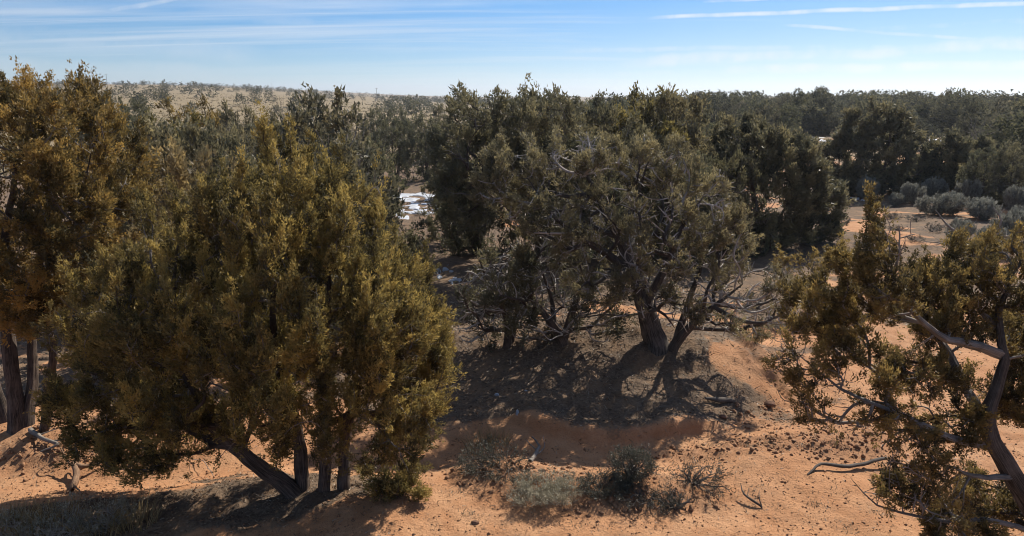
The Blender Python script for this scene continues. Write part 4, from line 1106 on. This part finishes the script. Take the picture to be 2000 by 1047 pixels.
    rows = [(1698, 388, 56, 34, 'round silver sagebrush leftmost of the row under the dark trees', 0), (1782, 397, 48, 28, 'second silver sagebrush from the left in the row', 1),
            (1832, 388, 52, 32, 'third silver sagebrush in the row under the dark trees', 0), (1888, 398, 50, 34, 'fourth silver sagebrush in the row, beside the snag', 1),
            (1945, 392, 62, 40, 'large silver sagebrush behind the bare snag', 0), (1990, 415, 60, 36, 'silver sagebrush at the right frame edge', 1),
            (1835, 420, 90, 32, 'wide flat sagebrush below the silver row', 1), (1915, 430, 70, 34, 'grey sagebrush right behind the bare snag', 0),
            (1975, 470, 90, 46, 'big grey sagebrush low at the right edge', 1), (1870, 470, 60, 30, 'grey sagebrush at the foot of the bare snag', 1),
            (1748, 402, 30, 18, 'small grey sagebrush tucked between the first two', 1), (1940, 500, 80, 40, 'twiggy sagebrush below the snag', 1)]
    first = {0: True, 1: True}
    for (u, v, w, h, l, k) in rows:
        p = P(u, v); d = p[1]; sx = w*1.05*d/FPX/(1.5 if k == 0 else 1.6)*.92; sz = h*d/FPX/(.95 if k == 0 else .8)*1.3
        T = (t1, t2)[k]
        if first[k]:
            first[k] = False; T.location = tuple(p); T.scale = (sx, sx, sz); T['label'] = l
        else: dup(T, p, rng.uniform(0, 6.28), (sx, sx, sz), l)
    # scattered low scrub farther off
    t3 = bush('dead_shrub', 'low dark twiggy scrub bush beside the foot of the big dark dome', 'shrub', P(1575, 478), 1.3, .5, rng, M_SAGED, M_TWIG, 70, 4, 6, .06, .018, bare=300, stems=9, r0=.02, tip=.005, plume=(.12, .05))
    pts = [(1742, 428), (1640, 462), (1620, 485), (1668, 402), (1705, 432), (1755, 452), (1652, 438), (1785, 472), (1695, 482), (1622, 520), (1820, 452), (1725, 405), (1790, 432), (1560, 560), (1590, 590), (1545, 640), (890, 440), (925, 470), (820, 420), (845, 395), (905, 500), (870, 470), (1600, 500), (1560, 505), (1680, 480), (1530, 540), (1640, 410),
           (1720, 330), (1560, 300), (1590, 320), (1570, 340), (760, 390), (740, 370), (960, 620), (1480, 600), (1500, 640)]
    for k, (u, v) in enumerate(pts):
        p = P(u, v); s = rng.uniform(.35, .8)
        dup(t3, p, rng.uniform(0, 6.28), (s*1.2, s*rng.uniform(.7, 1.2), s*rng.uniform(.6, 1.1)), ('small' if s < .5 else 'medium' if s < .65 else 'large') + (' near' if v > 460 else ' far') + ' low grey scrub bush between the trees ' + ('left of the middle tree' if u < 1000 else 'on the right'),
            'low scrub ' + ('left of the middle tree' if u < 1000 else 'on the right'), (1, 1, 1, 1))

# ------------------------------------------------------------------ small things lying about


def stick(name, label, pts, radii, mat, cat='branch', sides=7, twig=None, seed=0):
    rng = np.random.default_rng(seed)
    q = resample(pts, .06, .006, rng); r = np.interp(np.linspace(0, 1, len(q)), np.linspace(0, 1, len(radii)), radii)
    base = q[0].copy()
    if not twig:
        return tag(obj_at(name, tube_mesh(name, [(q, r)], sides, mat, base, .2, seed), base), label, cat)
    root = thing(name, label, cat, base)
    obj('stem', tube_mesh('stem', [(q, r)], sides, mat, base, .2, seed), root)
    for (k, pts2, rr) in twig:
        p2 = resample([q[int(k*(len(q) - 1))]] + list(pts2), .05, .006, rng)
        obj('twig', tube_mesh('twig', [(p2, np.linspace(rr, .003, len(p2)))], 5, mat, base, .1, seed), root)
    return root


def obj_at(name, me, loc):
    o = obj(name, me); o.location = tuple(loc); return o


def debris():
    up = lambda p, z: p + np.array((0, 0, z))
    # driftwood lower left
    p = [up(P(140, 960), .02), up(P(150, 942), .10), up(P(148, 925), .16), up(P(165, 930), .14), up(P(205, 915), .10)]
    stick('driftwood', 'reddish twisted dead branch standing on the sand at lower left', p, [.03, .045, .04, .035, .012], M_RED, 'branch', twig=[
        (.5, [up(P(130, 915), .2), up(P(122, 895), .24), up(P(150, 880), .22)], .018), (.55, [up(P(170, 905), .22), up(P(195, 905), .3), up(P(200, 915), .2)], .02),
        (.1, [up(P(118, 972), .0)], .02), (.15, [up(P(160, 968), .01)], .018)], seed=3)
    p = [up(P(60, 845), .05), up(P(85, 870), .12), up(P(115, 885), .14), up(P(70, 892), .05)]
    stick('fallen_branch', 'pale curved fallen branch beneath the golden brown tree', p, [.04, .03, .022, .008], M_DEAD, 'branch', twig=[
        (.5, [up(P(150, 880), .16), up(P(185, 895), .08)], .014), (.3, [up(P(130, 858), .2)], .012)], seed=4)
    # log by the right tree
    p = [up(P(1578, 930), .02), up(P(1605, 915), .07), up(P(1660, 917), .05), up(P(1730, 908), .10)]
    stick('dead_log', 'grey split log lying left of the right edge tree', p, [.014, .028, .022], M_CHAR, 'log', 8, seed=5)
    p = [up(P(1378, 782), .03), up(P(1402, 786), .045), up(P(1430, 786), .03)]
    stick('dead_log', 'short dark log on the bare slope right of the middle tree', p, [.02, .05, .035], M_CHAR, 'log', 8, seed=6)
    p = [up(P(1490, 990), .01), up(P(1470, 984), .05), up(P(1452, 974), .07), up(P(1446, 962), .13)]
    stick('dead_twig', 'small black forked twig alone on the front sand', p, [.012, .016, .012, .005], M_CHAR, 'twig', 6, twig=[
        (.1, [up(P(1484, 985), .07), up(P(1483, 974), .12)], .010), (.6, [up(P(1462, 970), .1)], .006)], seed=7)
    p = [up(P(1035, 905), .02), up(P(1045, 900), .10), up(P(1052, 890), .19), up(P(1040, 880), .22)]
    stick('dead_stump', 'twisted grey stump in the dry shrub on the left hummock', p, [.035, .03, .025, .01], M_DEAD, 'stump', 8, twig=[
        (.4, [up(P(1062, 895), .16), up(P(1060, 880), .24)], .016), (.6, [up(P(1025, 884), .22)], .012)], seed=8)
    p = [up(P(378, 900), .02), up(P(400, 918), .12), up(P(420, 938), .05)]
    stick('dead_twig', 'thin pale stick leaning on the sand below the big tree', p, [.006, .006, .004], M_DEAD, 'twig', 4, seed=9)
    # rocks
    rng = np.random.default_rng(9)
    for (u, v, s, l) in ((1503, 790, .10, 'dark red rock standing in for a dark hole at the right slope foot'), (1412, 815, .07, 'small dark stone on the bare slope'), (928, 1022, .05, 'small dark stone on the front sand at centre')):  # the first rock is a dark stand-in for a small hole
        p = P(u, v); a = rng.normal(0, 1, (60, 3)); a = unit(a)*np.array((1, .8, .55))
        import bmesh
        bm = bmesh.new(); bmesh.ops.create_icosphere(bm, subdivisions=2, radius=1)
        for w in bm.verts:
            c = Vector(w.co); k = 1 + .35*float(vn(c.x*1.7 + s*90, c.y*1.7 + c.z*2.1, 3)); w.co = Vector((c.x*s*k, c.y*s*.8*k, c.z*s*.55*k))
        me = bpy.data.meshes.new('rock'); bm.to_mesh(me); bm.free(); me.materials.append(M_ROCK)
        o = obj('rock', me); o.location = tuple(p + (0, 0, s*.15)); tag(o, l, 'rock')

    # clods of broken soil
    n = 10000; V, F = [], []
    u = rng.uniform(-50, 2050, n*5); v = rng.uniform(740, 1060, n*5); pts = np.array([flat(a, b) for a, b in zip(u, v)])
    z = clod_zone(pts[:, 0], pts[:, 1]); keep = rng.uniform(0, 1, len(pts)) < np.maximum(z*.9, .13)
    pts = pts[keep][:n]; zz = z[keep][:n]; m = len(pts)
    oc = np.array(((1, 0, 0), (0, 1, 0), (-1, 0, 0), (0, -1, 0), (0, 0, 1), (0, 0, -1)), float)
    of = np.array(((0, 1, 4), (1, 2, 4), (2, 3, 4), (3, 0, 4), (1, 0, 5), (2, 1, 5), (3, 2, 5), (0, 3, 5)))
    s = np.where(zz > .12, .005 + .045*rng.uniform(0, 1, m)**4, .005 + .020*rng.uniform(0, 1, m)**4)
    vv = oc[None]*rng.uniform(.55, 1.3, (m, 6, 1))*s[:, None, None] + rng.normal(0, .2, (m, 6, 3))*s[:, None, None]
    vv[..., 0] += pts[:, 0, None]; vv[..., 1] += pts[:, 1, None]; vv[..., 2] += np.asarray(H(pts[:, 0], pts[:, 1], True))[:, None] + s[:, None]*.1
    obj('soil_clods', mesh('soil_clods', vv.reshape(-1, 3), (of[None] + np.arange(m)[:, None, None]*6).reshape(-1, 3), M_CLOD), None, 'stuff')
    # needle litter and twigs under the trees
    n = 42000
    u = rng.uniform(-100, 2000, n*3); v = rng.uniform(560, 1060, n*3); pts = np.array([flat(a, b) for a, b in zip(u, v)])
    z = litter_zone(pts[:, 0], pts[:, 1]); keep = rng.uniform(0, 1, len(pts)) < np.maximum(z, .16)
    pts = pts[keep][:n]; m = len(pts)
    q = np.stack((pts[:, 0], pts[:, 1], np.asarray(H(pts[:, 0], pts[:, 1], True)) + .006), -1)
    a = rng.uniform(0, 6.28, m); d = np.stack((np.cos(a), np.sin(a), rng.normal(.1, .35, m)), -1); L = rng.uniform(.02, .09, (m, 1))*(q[:, 1:2]/10)
    w = unit(np.cross(d, rng.normal(0, 1, (m, 3))))*rng.uniform(.003, .007, (m, 1))*(q[:, 1:2]/10)
    vv = np.stack((q - w, q + w, q + d*L), 1).reshape(-1, 3)
    obj('needle_litter', mesh('needle_litter', vv, np.arange(m*3).reshape(-1, 3), M_LITTER, {'tint': np.repeat(rng.uniform(0, 1, m), 3)}), None, 'stuff')
    # low dry grass of the far grassland
    n = 16000
    a = np.radians(rng.uniform(-42, 2, n)); r = np.exp(rng.uniform(math.log(55), math.log(420), n)); x, y = r*np.sin(a), r*np.cos(a)
    keep = rng.uniform(0, 1, n) < grass_zone(x, y)*(.35 + .9*(fbm(x/7, y/7, 3, 23) > 0)); x, y, r = x[keep], y[keep], r[keep]; n = len(x)
    q = np.stack((x, y, H(x, y)), -1); vv, tt = [], []
    ti = np.clip(rng.normal(.5, .2, n), 0, 1)
    for k in range(5):
        d = unit(np.array((0, 0, 1)) + rng.normal(0, .5, (n, 3))); w = unit(np.cross(d, rng.normal(0, 1, (n, 3))))*rng.uniform(.05, .16, (n, 1)); L = rng.uniform(.18, .5, (n, 1))
        o = rng.normal(0, .18, (n, 3))*(1, 1, 0)
        vv.append(np.stack((q + o - w, q + o + w, q + o + d*L), 1)); tt.append(np.repeat(ti, 3))
    obj('dry_grass', mesh('dry_grass', np.concatenate(vv).reshape(-1, 3), np.arange(n*15).reshape(-1, 3), M_MEADOW, {'tint': np.concatenate(tt)}), None, 'stuff')


def forbs():
    rng = np.random.default_rng(55); n = 70; V, F4, T = [], [], []
    u = rng.uniform(850, 1900, n); v = rng.uniform(850, 1045, n)
    P_, D_ = [], []
    for a, b in zip(u, v):
        c = flat(a, b); k = int(rng.integers(14, 60)); r = rng.uniform(.03, .13)
        q = np.array((c[0], c[1])) + rng.normal(0, 1, (k, 2))*np.array((r*1.4, r))
        P_.append(np.column_stack((q, np.asarray(H(q[:, 0], q[:, 1], True))))); D_.append(unit(np.array((0, 0, .7)) + rng.normal(0, .6, (k, 3))))
    p = np.vstack(P_); d = np.vstack(D_); m = len(p); L = rng.uniform(.015, .06, (m, 1)); w = unit(np.cross(d, rng.normal(0, 1, (m, 3))))*.004
    VV = np.stack((p - w, p + w, p + d*L), 1).reshape(-1, 3)
    obj('dry_forbs', mesh('dry_forbs', VV, np.arange(m*3).reshape(-1, 3), M_CUSH, {'tint': np.repeat(rng.uniform(0, .8, m), 3)}), None, 'stuff')


M_ROCK = plain_mat('red_rock', (0.10, 0.055, 0.036), (0.22, 0.12, 0.075), 9)
M_CLOD = plain_mat('soil_clod', (0.15, 0.080, 0.046), (0.34, 0.185, 0.100), 30)
M_LITTER = foliage_mat('needle_litter', (0.05, 0.038, 0.028), (0.15, 0.108, 0.07), (0.34, 0.26, 0.18), .1)
M_SNOW = plain_mat('snow', (0.33, 0.34, 0.36), (0.52, 0.545, 0.59), 3.5, .7, .4)
M_POLE = plain_mat('pole_wood', (0.10, 0.08, 0.065), (0.17, 0.14, 0.115), 6)


def snow(u, v, ru, rv, seed, thick=.04, ragged=.5):
    c = P(u, v); rx = ru*c[1]/FPX; ry = rv*c[1]/FPX*c[1]/CAM_H
    na, nr = 90, 26; a = np.linspace(0, 2*math.pi, na, endpoint=False)
    out = 1 + ragged*2*fbm(np.cos(a)*1.9 + seed, np.sin(a)*1.9, 4, seed)
    t = np.linspace(0, 1, nr)
    A, T = np.meshgrid(a, t, indexing='ij'); X = c[0] + np.cos(A)*rx*T*out[:, None]; Y = c[1] + np.sin(A)*ry*T*out[:, None]
    n = fbm(X/(rx*.5), Y/(ry*.3), 3, seed + 3)
    Z = H(X, Y) + thick*(1 - T**4)*(1.0 + 0.6*n) - .055*T**3 - .26*sst(-n, -.06, .2)
    V = np.stack((X, Y, Z), -1).reshape(-1, 3); i = np.arange(na)[:, None]; j = np.arange(nr - 1)[None]; i2 = (i + 1) % na
    F = np.stack((i*nr + j, i*nr + j + 1, i2*nr + j + 1, i2*nr + j), -1).reshape(-1, 4)
    obj('snow_patch', mesh('snow_patch', V, F, M_SNOW, None, True), None, 'structure')


def snows():
    for k, s in enumerate(((805, 382, 46, 10), (832, 394, 46, 10), (798, 412, 40, 13), (845, 408, 36, 9), (862, 530, 22, 16), (890, 548, 14, 8), (915, 570, 10, 8),
                           (970, 773, 5, 4), (1028, 767, 7, 4), (1010, 806, 4, 5), (1803, 281, 20, 8), (1590, 270, 36, 7), (1500, 240, 30, 5), (1560, 256, 26, 5), (1580, 283, 40, 6), (1620, 262, 20, 5),
                           (1780, 262, 22, 4), (1840, 275, 20, 4), (1520, 214, 14, 2.5), (1610, 222, 16, 3), (1715, 218, 16, 3), (1440, 238, 14, 3), (1680, 390, 14, 3),
                           (1905, 268, 18, 4), (1620, 608, 14, 5), (1870, 405, 12, 3), (1400, 232, 20, 3), (1975, 270, 20, 4))):
        snow(s[0], s[1], s[2], s[3], 11 + k*7)
    # power poles on the skyline
    for (u, l) in ((210, 'tiny utility pole on the far left skyline'), (735, 'tiny utility pole on the skyline above the grassland gap'), (902, 'tiny utility pole on the skyline just left of the leaning crown')):
        d = ray(u, 170); y = 640.0; x = d[0]*y; z = float(H(x, y))
        root = thing('utility_pole', l, 'pole', (x, y, z), 'utility poles on the skyline')
        obj('post', tube_mesh('post', [(np.array(((0, 0, -.5), (0, 0, 4.5), (0, 0, 9.5))), np.array((.17, .15, .12)))], 8, M_POLE, 0), root)
        obj('crossarm', tube_mesh('crossarm', [(np.array(((-1.2, 0, 8.9), (1.2, 0, 8.9))), np.array((.07, .07)))], 4, M_POLE, 0), root)


for u_, v_, r_ in ((1490, 475, 2.4), (1690, 375, 3), (1870, 375, 3), (825, 345, 3), (1125, 530, 2.6), (1240, 500, 3), (1330, 500, 3)):
    TREE_FEET.append((*flat(u_, v_), r_))
build_ground()
near_trees()
mid_trees()
far_wood()
shrubs()
debris()
forbs()
snows()


def haze():
    m = bpy.data.materials.new('haze_air'); m.use_nodes = True; gg = G(m.node_tree)
    v = gg.n('ShaderNodeVolumePrincipled'); v.inputs['Color'].default_value = (0.86, 0.90, 1.0, 1); v.inputs['Density'].default_value = HAZE
    v.inputs['Anisotropy'].default_value = 0.45
    o = gg.n('ShaderNodeOutputMaterial'); gg.l(v.outputs[0], o.inputs['Volume'])
    z0, z1, q = -9.0, 95.0, 6500.0
    V = np.array([(x, y, z) for z in (z0, z1) for y in (-q, q) for x in (-q, q)])
    F = np.array(((0, 2, 3, 1), (4, 5, 7, 6), (0, 1, 5, 4), (1, 3, 7, 5), (3, 2, 6, 7), (2, 0, 4, 6)))
    obj('haze', mesh('haze', V, F, m), None, 'stuff')


HAZE = 0.00021
haze()

print('TRIS', sum(len(m.loops) - 2*len(m.polygons) for m in bpy.data.meshes if m.users))
